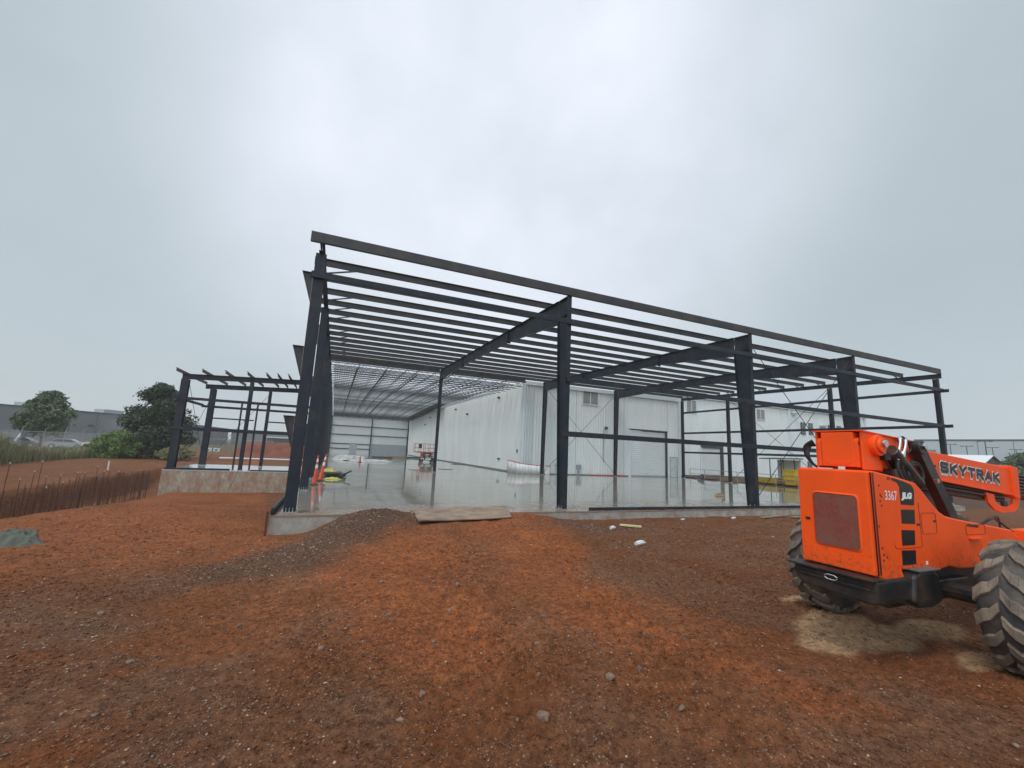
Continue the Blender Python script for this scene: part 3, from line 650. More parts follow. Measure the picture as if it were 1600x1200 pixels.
def louver(x0, x1, z0, z1, y, par):
    fr = MB(); fr.box(x0-.1, x0, y-.06, y, z0-.1, z1+.1); fr.box(x1, x1+.1, y-.06, y, z0-.1, z1+.1); fr.box(x0, x1, y-.06, y, z1, z1+.1); fr.box(x0, x1, y-.06, y, z0-.1, z0)
    fr.box((x0+x1)/2-.05, (x0+x1)/2+.05, y-.055, y, z0, z1); o = fr.build('louvre_frame', TRIM, par)
    lv = MB(); z = z0+.01
    while z < z1-.08:
        for xa, xb in ((x0, (x0+x1)/2-.05), ((x0+x1)/2+.05, x1)): lv.hexa([(xa,y-.05,z),(xb,y-.05,z),(xb,y-.045,z-.004),(xa,y-.045,z-.004),(xa,y-.012,z+.09),(xb,y-.012,z+.09),(xb,y-.007,z+.086),(xa,y-.007,z+.086)])
        z += .105
    lv.build('louvre_blades', LOUV, o)
    bk = MB(); bk.box(x0, x1, y-.005, y-.001, z0, z1); bk.build('louvre_back', DARK, o)
louver(24.75, 26.6, 7.4, 9.0-.1, 23.26, B)
q = MB(); q.box(24.12, 24.62, 23.12, 23.262, .55, 1.05); q.box(24.2, 24.5, 23.16, 23.262, .2, .5); q.build('electrical_box', GALV, B)
q = MB(); q.rod((27.38, 23.22, 1.35), (27.38, 23.22, 4.8), .035); q.build('conduit', GALV, B)
q = MB(); q.box(27.5, 27.75, 22.95, 23.25, 4.85, 5.05); q.box(27.55, 27.7, 23.0, 23.2, 5.05, 5.15); q.build('wall_light', DARK, B)
q = MB(); q.rod((21.7, 23.2, 0), (21.7, 23.2, 1.1), .03); q.rod((21.5, 23.2, .9), (21.9, 23.2, .9), .025); q.build('hose_bib', GALV, B)
for (y, z) in ((29.6, 8.0), (41.7, 6.9), (47.9, 8.0), (66.4, 7.8), (70.8, 6.6), (60.0, 7.6)):
    q = MB(); q.box(WX-.32, WX-.04, y-.16, y+.16, z, z+.10); q.box(WX-.28, WX-.08, y-.12, y+.12, z-.12, z); q.build('wall_light', DARK, B)
q = MB(); q.box(WX-.10, WX-.035, 24.0, 24.2, 2.0, 2.3); q.build('junction_box', DARK, B)
q = MB(); q.box(WX-.14, WX-.035, 28.7, 29.3, 1.15, 1.3); q.build('outlet_box', DARK, B)
# second, farther wing
B2 = thing('warehouse_wing', (38, 30, 0), 'farther pale metal wing with small windows, downspout and second rolling door right of the warehouse', 'building')
m_ = MB(); ribwall(m_, (38.2, 30.02), (88.2, 30.02), 0, 10.9, (0, -1), pitch=.4, holes=[(48.4-38.2, 52.4-38.2, 0, 4.0)], rib=.04); m_.build('front_wall', WHITE, B2, recalc=False)
m_ = MB(); m_.box(88.15, 88.2, 30.0, 80, 0, 10.9); m_.build('side_wall', WHITE2, B2)
m_ = MB(); m_.box(38.2, 88.4, 29.85, 80, 10.9, 11.1); m_.build('roof', WHITE2, B2)
m_ = MB(); m_.box(38.2, 88.4, 29.72, 29.84, 10.72, 11.08); m_.build('gutter', TRIM, B2)
for x, z0, z1 in ((46.0, 8.65, 10.3), (60.0, 8.65, 10.1)): louver(x, x+1.7, z0, z1, 29.97, B2)
for x in (38.6, 67.1, 86.2, 87.4): m_ = MB(); m_.box(x, x+.28, 29.76, 29.97, 0, 10.72); m_.build('downspout', TRIM, B2)
for x, z0, z1 in ((70.2, 7.0, 8.8), (72.1, 7.1, 8.8), (77.2, 7.2, 8.8), (79.6, 7.3, 8.8), (71.3, .9, 2.6)):
    f_ = MB(); f_.box(x-.08, x+1.0, 29.9, 29.97, z0-.08, z1+.08); f_ = f_.build('window', DARK, B2); m_ = MB(); m_.box(x, x+.92, 29.88, 29.899, z0, z1); m_.build('pane', mat('grey pane', (.10, .115, .125), .15), f_)
for x, z in ((68.0, 10.2), (74.9, 8.4)): m_ = MB(); m_.box(x, x+.9, 29.35, 29.97, z, z+.25); m_.box(x+.1, x+.8, 29.5, 29.97, z-.25, z); m_.build('wall_light', TRIM if z > 9 else GALV, B2)
dr = MB(); z = .02
while z < 3.8: dr.hexa([(48.6,30.1,z),(52.2,30.1,z),(52.2,30.13,z),(48.6,30.13,z),(48.6,30.03,z+.22),(52.2,30.03,z+.22),(52.2,30.13,z+.24),(48.6,30.13,z+.24)]); z += .26
dr = dr.build('rolling_door', DOORW, B2)
q = MB(); q.box(52.2, 52.7, 29.9, 30.05, 0, 4.0); q.build('door_jamb', DARK, dr); q = MB(); q.box(48.4, 52.7, 29.88, 30.14, 3.8, 4.2); q.build('door_header', DARK, dr); q = MB(); q.box(48.3, 48.6, 29.9, 30.06, 0, 4.0); q.build('door_jamb', TRIM, dr)
# ------------------------------------------------------------------ annex frame at the left
A = thing('annex_steel_frame', (-8.3, 18.7, 0), 'low dark steel annex frame standing on its own slab left of the hall', 'steel frame')
def apost(x, y, z1, w=.28, d=.34, nm='column'):
    m_ = MB(); tf = .018
    m_.box(x-w/2, x+w/2, y-d/2, y-d/2+tf, .03, z1); m_.box(x-w/2, x+w/2, y+d/2-tf, y+d/2, .03, z1); m_.box(x-.008, x+.008, y-d/2+tf, y+d/2-tf, .03, z1)
    o = m_.build(nm, STEEL, A); q = MB(); q.box(x-w/2-.04, x+w/2+.04, y-d/2-.03, y+d/2+.03, .003, .029); q.build('base_plate', GALV, o)
YR = 24.3
def at_(x): return 6.12+.045*(x+8.3)
apost(-8.28, 18.85, at_(-8.3)-.36, .42, .34); apost(-7.95, YR, at_(-8)-.36, .38, .34); apost(-4.55, 18.85, at_(-4.5)-.36, .2); apost(-4.10, YR, at_(-4)-.36, .2); apost(-.75, YR, at_(-.7)-.36, .2); apost(-.75, 18.85, at_(-.7)-.36, .2)
for x in (-4.95, -4.02): apost(x, 18.79, 4.42, .09, .12, 'door_post')
for y in (18.85, YR):
    m_ = MB(); m_.ibeam((-8.5, y, at_(-8.5)-.18), (-.2, y, at_(-.2)-.18), .2, .34); m_.build('roof_beam', STEEL, A)
for k, x in enumerate((-8.55, -7.2, -5.95, -4.72, -3.62, -2.95, -2.3, -1.2)):
    z = at_(x)+.006; m_ = MB(); m_.box(x-.004, x+.004, 17.75, YR+.5, z, z+.22); m_.box(x-.08, x, 17.75, YR+.5, z+.212, z+.22); m_.box(x, x+.08, 17.75, YR+.5, z, z+.007); m_.build('purlin', STEELB, A)
for y, zs in ((18.66, (4.5, 2.6)), (YR+.2, (4.42, 2.62))):
    for z in zs:
        m_ = MB(); m_.box(-8.85 if y < 20 else -8.6, -.2, y-.08, y-.072, z-.09, z+.09); m_.box(-8.85 if y < 20 else -8.6, -.2, y-.072, y, z+.083, z+.09); m_.build('girt', STEEL, A)
for x0, x1, z in ((-8.0, -5.0, 3.55), (-3.97, -.9, 3.5)): m_ = MB(); m_.box(x0, x1, YR-.02, YR+.05, z-.05, z+.05); m_.build('girt', STEEL, A)
for z in (4.5, 2.6): m_ = MB(); m_.box(-8.56, -8.5, 18.6, YR+.3, z-.09, z+.09); m_.build('girt', STEEL, A)
m_ = MB(); m_.box(-5.0, -4.0, 18.62, 18.74, 4.42, 4.5); m_.build('door_header', STEEL, A)
for a, b_ in (((-8.1, 18.9, 5.6), (-7.9, YR, .2)), ((-8.1, 18.9, .2), (-7.9, YR, 5.6)), ((-7.8, YR-.1, .2), (-4.2, YR-.1, 5.6))): m_ = MB(); m_.rod(a, b_, .014); m_.build('brace_rod', STEEL, A)
m_ = MB(); m_.box(-8.5, -5.05, 18.42, 18.50, .002, .12); m_.build('base_channel', STEEL, A)
m_ = MB(); m_.box(-3.9, -.6, 18.42, 18.50, .002, .08); m_.build('base_channel', STEEL, A)
# ------------------------------------------------------------------ telehandler
# brown mud thrown up over the lower panels
t = ORANGE.node_tree; b = t.nodes['Principled BSDF']; geo = N(t, 'ShaderNodeNewGeometry'); src = b.inputs['Base Color'].links[0].from_socket
sx_ = N(t, 'ShaderNodeSeparateXYZ'); t.links.new(geo.outputs['Position'], sx_.inputs[0])
low = rng(sx_.outputs[2], 1.45, .88, 0, 1); spk = rng(mth('ADD', noise(16, 10, .78), mth('MULTIPLY', low, .13)), .60, .70)
t.links.new(mixc(mth('MULTIPLY', spk, mth('ADD', mth('MULTIPLY', low, .8), .10)), src, (.17, .075, .035)), b.inputs['Base Color'])
T = thing('telehandler', (9.7, -11.06, 0), 'orange telescopic handler parked on muddy ground with its long boom lowered', 'telehandler')
YN, YF = -11.46, -10.66
side = [(7.02,.90),(6.98,.99),(7.23,.99),(7.5,.95),(7.67,.93),(7.79,.95),(7.99,.97),(8.21,.93),(8.5,.92),(9.9,.95),(9.96,1.15),(9.9,1.24),(9.68,1.35),(9.19,1.41),(8.83,1.45),(8.25,1.52),(8.01,1.56),(7.87,1.62),(7.70,1.74),(7.54,1.87),(7.42,1.95),(7.05,2.01),(6.66,2.06),(6.57,2.07),(6.57,.93),(6.75,.88),(6.96,.88)]
hood = MB(); hood.xz(side, YN, YF); hood = hood.build('engine_hood', ORANGE, T, bevel=.018)
sm_ = MB(); sm_.box(6.556, 6.580, YN-.0035, YN-.001, .96, 2.05); sm_.build('door_seam_shade_strip', BLACKP, hood)
sm_ = MB(); sm_.box(6.5625, 6.5695, YN+.015, YF-.015, .955, 2.05); sm_.build('door_gasket', BLACKP, hood)
d_ = MB(); d_.yz([(YN+.02,.95),(YF-.02,.95),(YF-.02,2.055),(YN+.02,2.055)], 6.50, 6.562); d_ = d_.build('rear_door', ORANGE, T, bevel=.012)
def rrect(a0, a1, b0, b1, r, n=5):
    P = []
    for cx, cy, s in ((a1-r, b1-r, 0), (a0+r, b1-r, 90), (a0+r, b0+r, 180), (a1-r, b0+r, 270)):
        for k in range(n+1):
            t = math.radians(s+90*k/n); P.append((cx+r*math.cos(t), cy+r*math.sin(t)))
    return P
gmat = ORANGED; t = gmat.node_tree; b = t.nodes['Principled BSDF']; geo = N(t, 'ShaderNodeNewGeometry')
vv = N(t, 'ShaderNodeTexVoronoi'); vv.inputs['Scale'].default_value = 95; vv.inputs['Randomness'].default_value = .1; t.links.new(geo.outputs['Position'], vv.inputs['Vector'])
bp = N(t, 'ShaderNodeBump'); bp.inputs['Strength'].default_value = .7; bp.inputs['Distance'].default_value = .01; t.links.new(vv.outputs['Distance'], bp.inputs['Height']); t.links.new(bp.outputs[0], b.inputs['Normal'])
g_ = MB(); g_.yz(rrect(-11.33, -10.855, 1.18, 1.78, .05), 6.494, 6.4985); g_ = g_.build('grille', ORANGED, d_)
fr = MB(); R1 = rrect(-11.35, -10.835, 1.16, 1.80, .06); R2 = rrect(-11.33, -10.855, 1.18, 1.78, .05)
for k in range(len(R1)):
    a0, a1, c0, c1 = R1[k], R1[(k+1)%len(R1)], R2[k], R2[(k+1)%len(R2)]
    fr.quad((6.4985,)+a0, (6.4985,)+a1, (6.488,)+c1, (6.488,)+c0)
fr.build('grille_frame', ORANGE, g_)
q = MB(); q.box(6.49, 6.4995, -10.80, -10.75, 1.44, 1.47); q.build('latch', BLACKP, d_)
def patch(name, poly, y=YN-.0025, mt=BLACKP, par=None, th=.002): m_ = MB(); m_.xz(poly, y, y+th); return m_.build(name, mt, par or hood)
for P in ([(7.05,1.49),(7.32,1.48),(7.34,1.64),(7.06,1.645)], [(7.02,1.25),(7.28,1.25),(7.30,1.41),(7.03,1.42)], [(6.99,1.04),(7.26,1.04),(7.28,1.19),(7.0,1.20)]): patch('vent', P)
patch('decal', [(7.07,1.70),(7.34,1.69),(7.37,1.86),(7.35,1.895),(7.31,1.925),(7.15,1.965),(6.93,2.0),(6.92,1.975),(7.03,1.945),(7.07,1.90)])
for x in (6.84, 6.875): patch('decal', [(x,1.975),(x+.018,1.972),(x+.024,2.005),(x+.006,2.01)])
for x, z in ((6.66,1.90),(6.67,1.80),(6.66,1.73),(6.68,1.68),(6.62,1.23),(6.64,1.16),(6.63,1.10),(6.70,1.13),(6.69,1.78),(6.6,1.46)): patch('catch', [(x,z),(x+.022,z-.003),(x+.024,z+.018),(x+.002,z+.022)])
for x, z in ((7.36,1.46),(7.72,1.49)): patch('latch', [(x,z),(x+.07,z-.002),(x+.07,z+.022),(x,z+.026)])
for (x0,x1,z0,z1) in ((6.88,7.43,1.22,1.76),(7.46,7.78,1.36,1.60)):   # inspection door outlines as thin strips, the gap's shadow put into their colour
    g2 = MB(); P = rrect(x0, x1, z0, z1, .04)
    for k in range(len(P)):
        if P[k][1] > z1-.045 and x0 < 7: continue
        a_, c_ = P[k], P[(k+1)%len(P)]; g2.beam((a_[0], YN-.001, a_[1]), (c_[0], YN-.001, c_[1]), .004, .006, (0,1,0))
    g2.build('door_seam_shade_strip', mat('seam shadow gap', (.12, .03, .012), .7), hood)
patch('vent', [(8.50,1.425),(8.78,1.40),(8.79,1.43),(8.51,1.455)]); 
m_ = MB(); m_.box(8.50, 8.78, YN-.045, YN-.001, 1.27, 1.285); m_.build('step_lip', ORANGE, hood)
patch('warning_decal', [(7.47,1.02),(7.51,1.02),(7.51,1.06),(7.47,1.06)], mt=WTXT)
m_ = MB()
P = rrect(8.46, 8.95, 1.32, 1.44, .03)
for k in range(len(P)): m_.beam((P[k][0], YN-.001, P[k][1]), (P[(k+1)%len(P)][0], YN-.001, P[(k+1)%len(P)][1]), .005, .006, (0,1,0))
m_.build('door_seam_shade_strip', mat('seam shadow gap', (.12, .03, .012), .7), hood)
# rear bumper and chassis
bu = MB(); bu.yz([(-11.50,.70),(-11.46,.66),(-10.72,.68),(-10.66,.74),(-10.62,.90),(-11.50,.92)], 6.40, 7.02); bu = bu.build('rear_bumper', BLACK, T, bevel=.03)
q = MB(); q.box(6.38, 6.40, -11.44, -10.72, .80, .83); q.box(6.33, 6.56, -11.50, -10.60, .905, .935); q.build('bumper_lip', BLACK, bu, bevel=.008)
q = MB(); C_ = [(-11.13,.885),(-11.06,.885),(-11.03,.87),(-11.03,.85),(-11.06,.835),(-11.13,.835),(-11.16,.85),(-11.16,.87)]
for k in range(8): q.rod((6.325, C_[k][0], C_[k][1]), (6.325, C_[(k+1)%8][0], C_[(k+1)%8][1]), .007, 6)
q.build('tow_ring', CHROME, bu)
sp_ = MB(); pts = [(6.95,.68),(7.0,.95),(7.12,.99),(7.40,.985),(7.50,.93),(7.52,.64),(7.3,.60),(7.05,.61)]; sp_.xz(pts, -11.56, -11.05); sp_ = sp_.build('side_step', BLACK, T, bevel=.03)
chip = mat('scraped paint', (.55,.52,.48), .6, 0, .2, 20)
rc = random.Random(4)
for k in range(0):
    cx_, cz_ = 7.0+rc.random()*.32, .62+rc.random()*.10; P = [(cx_+(.012+.02*rc.random())*math.cos(a_), cz_+(.008+.035*rc.random())*math.sin(a_)) for a_ in (0,1,2,3,4,5)]; q = MB(); q.xz(P, -11.562, -11.5605); q.build('paint_chip', chip, sp_)
q = MB(); q.box(7.06, 7.5, -11.575, -11.40, .992, 1.004); q.build('step_plate', mat('worn step', (.10,.10,.10), .45), sp_)
ch = MB(); ch.box(7.02, 11.9, -11.28, -10.84, .52, .93); ch.box(7.5, 8.6, -11.38, -10.74, .58, .80); ch.build('chassis', BLACK, T, bevel=.02)
for xx in (8.05, 11.5):
    q = MB(); q.rod((xx, -11.8, .69), (xx, -10.3, .69), .10, 12); q.box(xx-.16, xx+.16, -11.24, -10.88, .5, .86); q.build('axle', BLACK, T)
q = MB(); q.box(10.0, 12.4, -11.55, -10.60, .93, 1.12); q.box(10.35, 12.4, -11.60, -11.20, 1.12, 1.30); q.build('front_frame', ORANGE, T, bevel=.02)
q = MB(); q.tube([(9.55,-11.2,1.36),(9.8,-11.2,1.42),(10.1,-11.2,1.47),(10.15,-11.2,1.30)], .012); q.tube([(9.3,-11.3,1.40),(9.6,-11.3,1.47),(9.9,-11.25,1.45),(10.2,-11.3,1.28)], .014); q.build('hose', HOSE, T)
# wheels with lug tyres
def make_wheel(x, y, out):
    r0, r1, hw = .650, .695, .20
    hub = MB(); hub.rod((x, y-out*.10, .69), (x, y+out*.12, .69), .14, 16); hub.rod((x, y+out*.12, .69), (x, y+out*.17, .69), .09, 12)
    hub = hub.build('wheel', BLACK, T)
    prof = [(.30,-.15),(.33,-.17),(.45,-.20),(.57,-.205),(.625,-.185),(r0,-.14),(r0+.004,0),(r0,.14),(.625,.185),(.57,.205),(.45,.20),(.33,.17),(.30,.15)]
    n = 56; m_ = MB(); K = len(prof)
    for i in range(n):
        a = 2*math.pi*i/n
        for (r_, w) in prof: m_.v.append((x+r_*math.cos(a), y+w, .69+r_*math.sin(a)))
    for i in range(n):
        for k in range(K-1):
            m_.f.append((i*K+k, i*K+k+1, ((i+1)%n)*K+k+1, ((i+1)%n)*K+k))
        m_.f.append((i*K+K-1, i*K, ((i+1)%n)*K, ((i+1)%n)*K+K-1))
    ty = m_.build('tyre', RUBBER, hub, smooth=True)
    lg = MB(); nl = 16
    def pt(a, w, r_): return (x+r_*math.cos(a), y+w, .69+r_*math.sin(a))
    for sgn in (-1, 1):
        for i in range(nl):
            a = 2*math.pi*(i+(.5 if sgn > 0 else 0))/nl; st = [(0.006,0,.15),(.075,.13,.17),(.13,.155,.19),(.205,.27,.20)]
            for (w0,d0,t0),(w1,d1,t1) in zip(st[:-1], st[1:]):
                e0 = r1-.002 if w0 < .12 else r1-.006; e1 = r1-.004 if w1 < .2 else r1-.035; b0 = r0-.01; b1 = r0-.01 if w1 < .2 else r0-.06
                lg.hexa([pt(a+d0,sgn*w0,b0),pt(a+d0+t0*1.15,sgn*w0,b0),pt(a+d1+t1*1.15,sgn*w1,b1),pt(a+d1,sgn*w1,b1),
                         pt(a+d0+.01,sgn*w0,e0),pt(a+d0+t0,sgn*w0,e0),pt(a+d1+t1,sgn*w1,e1),pt(a+d1+.01,sgn*w1,e1)])
    lg.build('tread', MUDR, hub, bevel=.006)
    rm = MB(); 
    for i in range(32):
        a0, a1 = 2*math.pi*i/32, 2*math.pi*(i+1)/32
        for (ra, wa), (rb, wb) in (((.31,.15),(.29,.02)),((.29,.02),(.13,.05)),((.31,-.15),(.29,.02))):
            rm.quad(pt(a0,out*wa,ra), pt(a1,out*wa,ra), pt(a1,out*wb,rb), pt(a0,out*wb,rb))
    rm.build('rim', mat('rim paint', (.55,.52,.48), .4, dirt=(.2,.14,.1), damt=.8), hub)
for (x, y, o_) in ((8.05,-12.05,-1),(8.05,-10.06,1),(11.5,-12.05,-1),(11.5,-10.06,1)): make_wheel(x, y, o_)
# boom pivot: tail box, uprights, boss
q = MB(); q.yz([(-11.225,2.10),(-10.865,2.10),(-10.865,2.515),(-11.225,2.515)], 6.70, 7.25); q = q.build('boom_tail', ORANGE, T, bevel=.01)
e_ = MB(); e_.yz([(-11.19,2.155),(-11.15,2.13),(-10.94,2.13),(-10.90,2.155),(-10.905,2.16),(-10.942,2.14),(-11.148,2.14),(-11.185,2.16)], 6.694, 6.70); e_.build('weld_rib', ORANGE, q)
plp = [(6.74,2.075),(6.74,2.53),(7.2,2.50),(7.54,2.475),(7.76,2.455),(7.82,2.43),(7.84,2.39),(7.76,2.34),(7.60,2.30),(7.45,2.32),(7.25,2.33),(7.12,2.22),(7.10,2.075)]
for y0, nm in ((-11.30, 'a'), (-10.80, 'b')):
    q = MB(); q.xz(plp, y0, y0+.025); q = q.build('boom_bracket', ORANGE, T, bevel=.005)
    k = MB(); yy = y0-.06 if y0 < -11 else y0+.085; k.rod((6.98, y0+.012, 2.37), (6.98, yy, 2.37), .125, 24); k.rod((6.98, yy, 2.37), (6.98, yy+(-.03 if y0 < -11 else .03), 2.37), .085, 24); k.build('pivot_boss', ORANGE, q, bevel=.008)
    k = MB(); s_ = -1 if y0 < -11 else 1; k.rod((6.99, yy+s_*.03, 2.39), (6.99, yy+s_*.06, 2.39), .042, 16); k.rod((7.0, yy, 2.29), (7.0, yy+s_*.03, 2.29), .014, 8); k.build('pivot_pin', CHROME, q)
q = MB(); q.box(6.72, 7.6, -11.32, -10.76, 2.527, 2.54); q.hexa([(6.70,-11.32,2.526),(6.72,-11.32,2.526),(6.72,-10.76,2.526),(6.70,-10.76,2.526),(6.70,-11.32,2.54),(6.72,-11.32,2.54),(6.72,-10.76,2.54),(6.70,-10.76,2.54)])
q = MB(); q.hexa([(6.70,-11.32,2.527),(7.78,-11.32,2.455),(7.78,-10.76,2.455),(6.70,-10.76,2.527),(6.70,-11.32,2.54),(7.78,-11.32,2.468),(7.78,-10.76,2.468),(6.70,-10.76,2.54)]); q.build('top_plate', ORANGE, T)
for yy in (-11.245, -10.835):
    q = MB(); q.rod((6.66+.10, yy-.022, 2.40), (6.76, yy+.022, 2.40), .05, 12); q.box(6.71, 6.81, yy-.022, yy+.022, 2.1, 2.40); q.build('tail_lug', ORANGE, T, bevel=.005)
# boom: sloping box
def bz(x): return 2.38-.0700*(x-7.97)
def bzb(x): return 1.995-.0905*(x-8.2)
bm_ = MB(); bm_.xz([(7.15,2.06),(8.2,bzb(8.2)),(10.55,bzb(10.55)),(10.55,bz(10.55)),(7.9,bz(7.9)),(7.15,2.43)], -11.255, -10.865); bm_ = bm_.build('boom', ORANGE, T, bevel=.012)
q = MB(); q.xz([(7.5,2.065),(10.55,bzb(10.55)+.0),(10.55,bzb(10.55)+.02),(7.5,2.085)], -11.275, -11.257); q.build('boom_flange', ORANGE, bm_)
q = MB(); q.xz([(7.6,1.90),(10.4,bzb(10.4)-.12),(10.4,bzb(10.4)-.003),(7.6,bzb(7.6)-.003)], -11.20, -10.92); q = q.build('hydraulic_tray', BLACK, bm_)
q2 = MB(); q2.rod((7.8,-11.22,1.94),(10.3,-11.22,bzb(10.3)-.06),.022,8); q2.rod((7.8,-11.225,1.99),(10.3,-11.225,bzb(10.3)-.02),.014,8); q2.build('hydraulic_pipe', HOSE, q)
q = MB(); q.xz([(10.50,bzb(10.5)-.03),(10.66,bzb(10.66)-.03),(10.70,bz(10.66)+.01),(10.50,bz(10.5)+.03)], -11.29, -10.83); q.build('boom_collar', ORANGE, bm_, bevel=.01)
q = MB(); q.xz([(10.67,1.80),(13.6,1.50),(13.6,1.80),(10.67,2.13)], -11.20, -10.92); q.build('inner_boom', BLACK, bm_)
q = MB()
for k in range(7): q.rod((10.70, -11.21, 2.10-.05*k), (11.4, -11.21, 2.06-.05*k), .018, 6)
q.build('hose_bundle', HOSE, bm_)
LO = [(9.72,1.83),(9.78,1.68),(9.93,1.58),(10.14,1.54),(10.55,1.55),(10.70,1.62),(10.80,1.80)]; LI = [(9.97,1.80),(9.98,1.71),(10.05,1.66),(10.18,1.63),(10.42,1.63),(10.52,1.66),(10.55,1.78)]
q = MB()
for k in range(6): 
    a_, c_, d1, e1 = LO[k], LO[k+1], LI[k+1], LI[k]
    q.xz([a_, c_, d1, e1], -11.245, -11.215)
q.build('tie_down_loop', ORANGE, bm_)
q = MB(); q.box(10.22, 10.33, -11.25, -11.21, 1.63, 1.70); q.build('clamp', BLACK, bm_)
# cylinders and hoses
q = MB(); q.beam((7.80,-11.34,2.40), (8.46,-11.34,1.46), .10, .17); q.rod((7.82,-11.40,2.38),(7.82,-11.28,2.38),.09,16); q = q.build('lift_cylinder', BLACK, T, bevel=.01)
k = MB(); k.rod((7.83,-11.43,2.40),(7.83,-11.40,2.40),.04,12); k.rod((8.0,-11.44,1.98),(8.0,-11.40,1.98),.03,10); k.build('cylinder_pin', CHROME, q)
q = MB(); q.beam((8.30,-11.02,1.92), (8.85,-11.02,1.40), .16, .36); q.build('slave_cylinder', BLACK, T)
q = MB(); q.rod((7.22,-11.33,2.32), (7.75,-11.33,1.92), .085, 16); q.box(7.20,7.62,-11.38,-11.2,1.95,2.10); q.build('hydraulic_motor', BLACK, T, bevel=.01)
q = MB(); q.box(7.06,7.18,-11.36,-11.30,2.20,2.30); q.rod((7.18,-11.33,2.24),(7.23,-11.33,2.24),.012,6); q.build('work_lamp', BLACK, T, bevel=.012)
q = MB()
q.tube([(7.30,-11.37,2.30),(7.27,-11.37,2.15),(7.28,-11.37,2.05),(7.36,-11.37,1.98)], .024); q.tube([(7.40,-11.37,2.28),(7.36,-11.37,2.15),(7.38,-11.37,2.03),(7.44,-11.37,1.97)], .024)
q.tube([(7.42,-11.33,2.44),(7.50,-11.34,2.50),(7.62,-11.34,2.44),(7.66,-11.34,2.35),(7.58,-11.34,2.31),(7.50,-11.34,2.31)], .012)
for rr_ in (.17, .14): q.tube([(7.62+rr_*math.cos(a),-11.385,2.04+rr_*.9*math.sin(a)) for a in [math.radians(v) for v in range(-60, 240, 30)]], .014)
q.tube([(7.12,-11.33,2.22),(7.16,-11.34,2.12),(7.26,-11.34,2.05),(7.40,-11.36,2.0)], .008)
q.build('hose', HOSE, T)
q = MB(); q.tube([(7.31,-11.37,2.30),(7.36,-11.37,2.38),(7.41,-11.36,2.47),(7.45,-11.34,2.49)], .018); q.build('hose_pipe', CHROME, T); q = MB(); q.tube([(7.42,-11.37,2.28),(7.48,-11.37,2.38),(7.53,-11.36,2.46),(7.58,-11.34,2.48)], .018)
q.rod((7.38,-11.37,2.20),(7.42,-11.37,2.31),.028,8); q.build('hose_fitting', CHROME, T)
q = MB(); q.rod((7.27,-11.37,2.21),(7.31,-11.37,2.32),.028,8); q.build('hose_fitting', CHROME, T)
q = MB()
for k in range(4): q.tube([(6.74+k*.02,-10.74,2.42-.02*k),(6.70+k*.02,-10.66-.01*k,2.34),(6.72,-10.66-.01*k,2.22),(6.75,-10.72,2.12),(6.78,-10.76,2.08)], .016)
q.build('hose', HOSE, T)
# lettering as thin raised meshes
def text(name, s, org, du, dv, height, width, mt, par, off=.0, bold=.0, shear=0, thick=.0015):
    cu_ = bpy.data.curves.new('lettering', 'FONT'); cu_.body = s; cu_.size = 1; cu_.offset = bold; cu_.shear = shear; cu_.space_character = 1.05; cu_.resolution_u = 4
    o = bpy.data.objects.new('lettering', cu_); scn.collection.objects.link(o)
    dg = bpy.context.evaluated_depsgraph_get(); me_ = bpy.data.meshes.new_from_object(o.evaluated_get(dg)); bpy.data.objects.remove(o); bpy.data.curves.remove(cu_)
    V = [v.co.copy() for v in me_.vertices]; x0 = min(v.x for v in V); x1 = max(v.x for v in V); y0 = min(v.y for v in V); y1 = max(v.y for v in V)
    du = Vector(du); dv = Vector(dv); nn = du.cross(dv).normalized(); org = Vector(org)+nn*off
    root = par
    while root.parent is not None: root = root.parent
    for v in me_.vertices: v.co = org + du*((v.co.x-x0)/(x1-x0)*width) + dv*((v.co.y-y0)/(y1-y0)*height) - root.location
    me_.materials.clear(); me_.materials.append(mt)
    o = bpy.data.objects.new(name, me_); scn.collection.objects.link(o); o.parent = par
    return o
X_, Z_ = (1,0,0), (0,0,1)
text('fleet_number', '3367', (6.77,YN-.003,1.752), (1,0,-.03), Z_,   .105, .235, WTXT, hood, bold=.01)
text('decal_lettering', 'JLG', (7.085,YN-.0045,1.745), (1,0,-.02), Z_, .095, .225, WTXT, hood, bold=.085, shear=.15)
sx = Vector((1,0,-.0755)).normalized(); sz = Vector((.14,0,1))
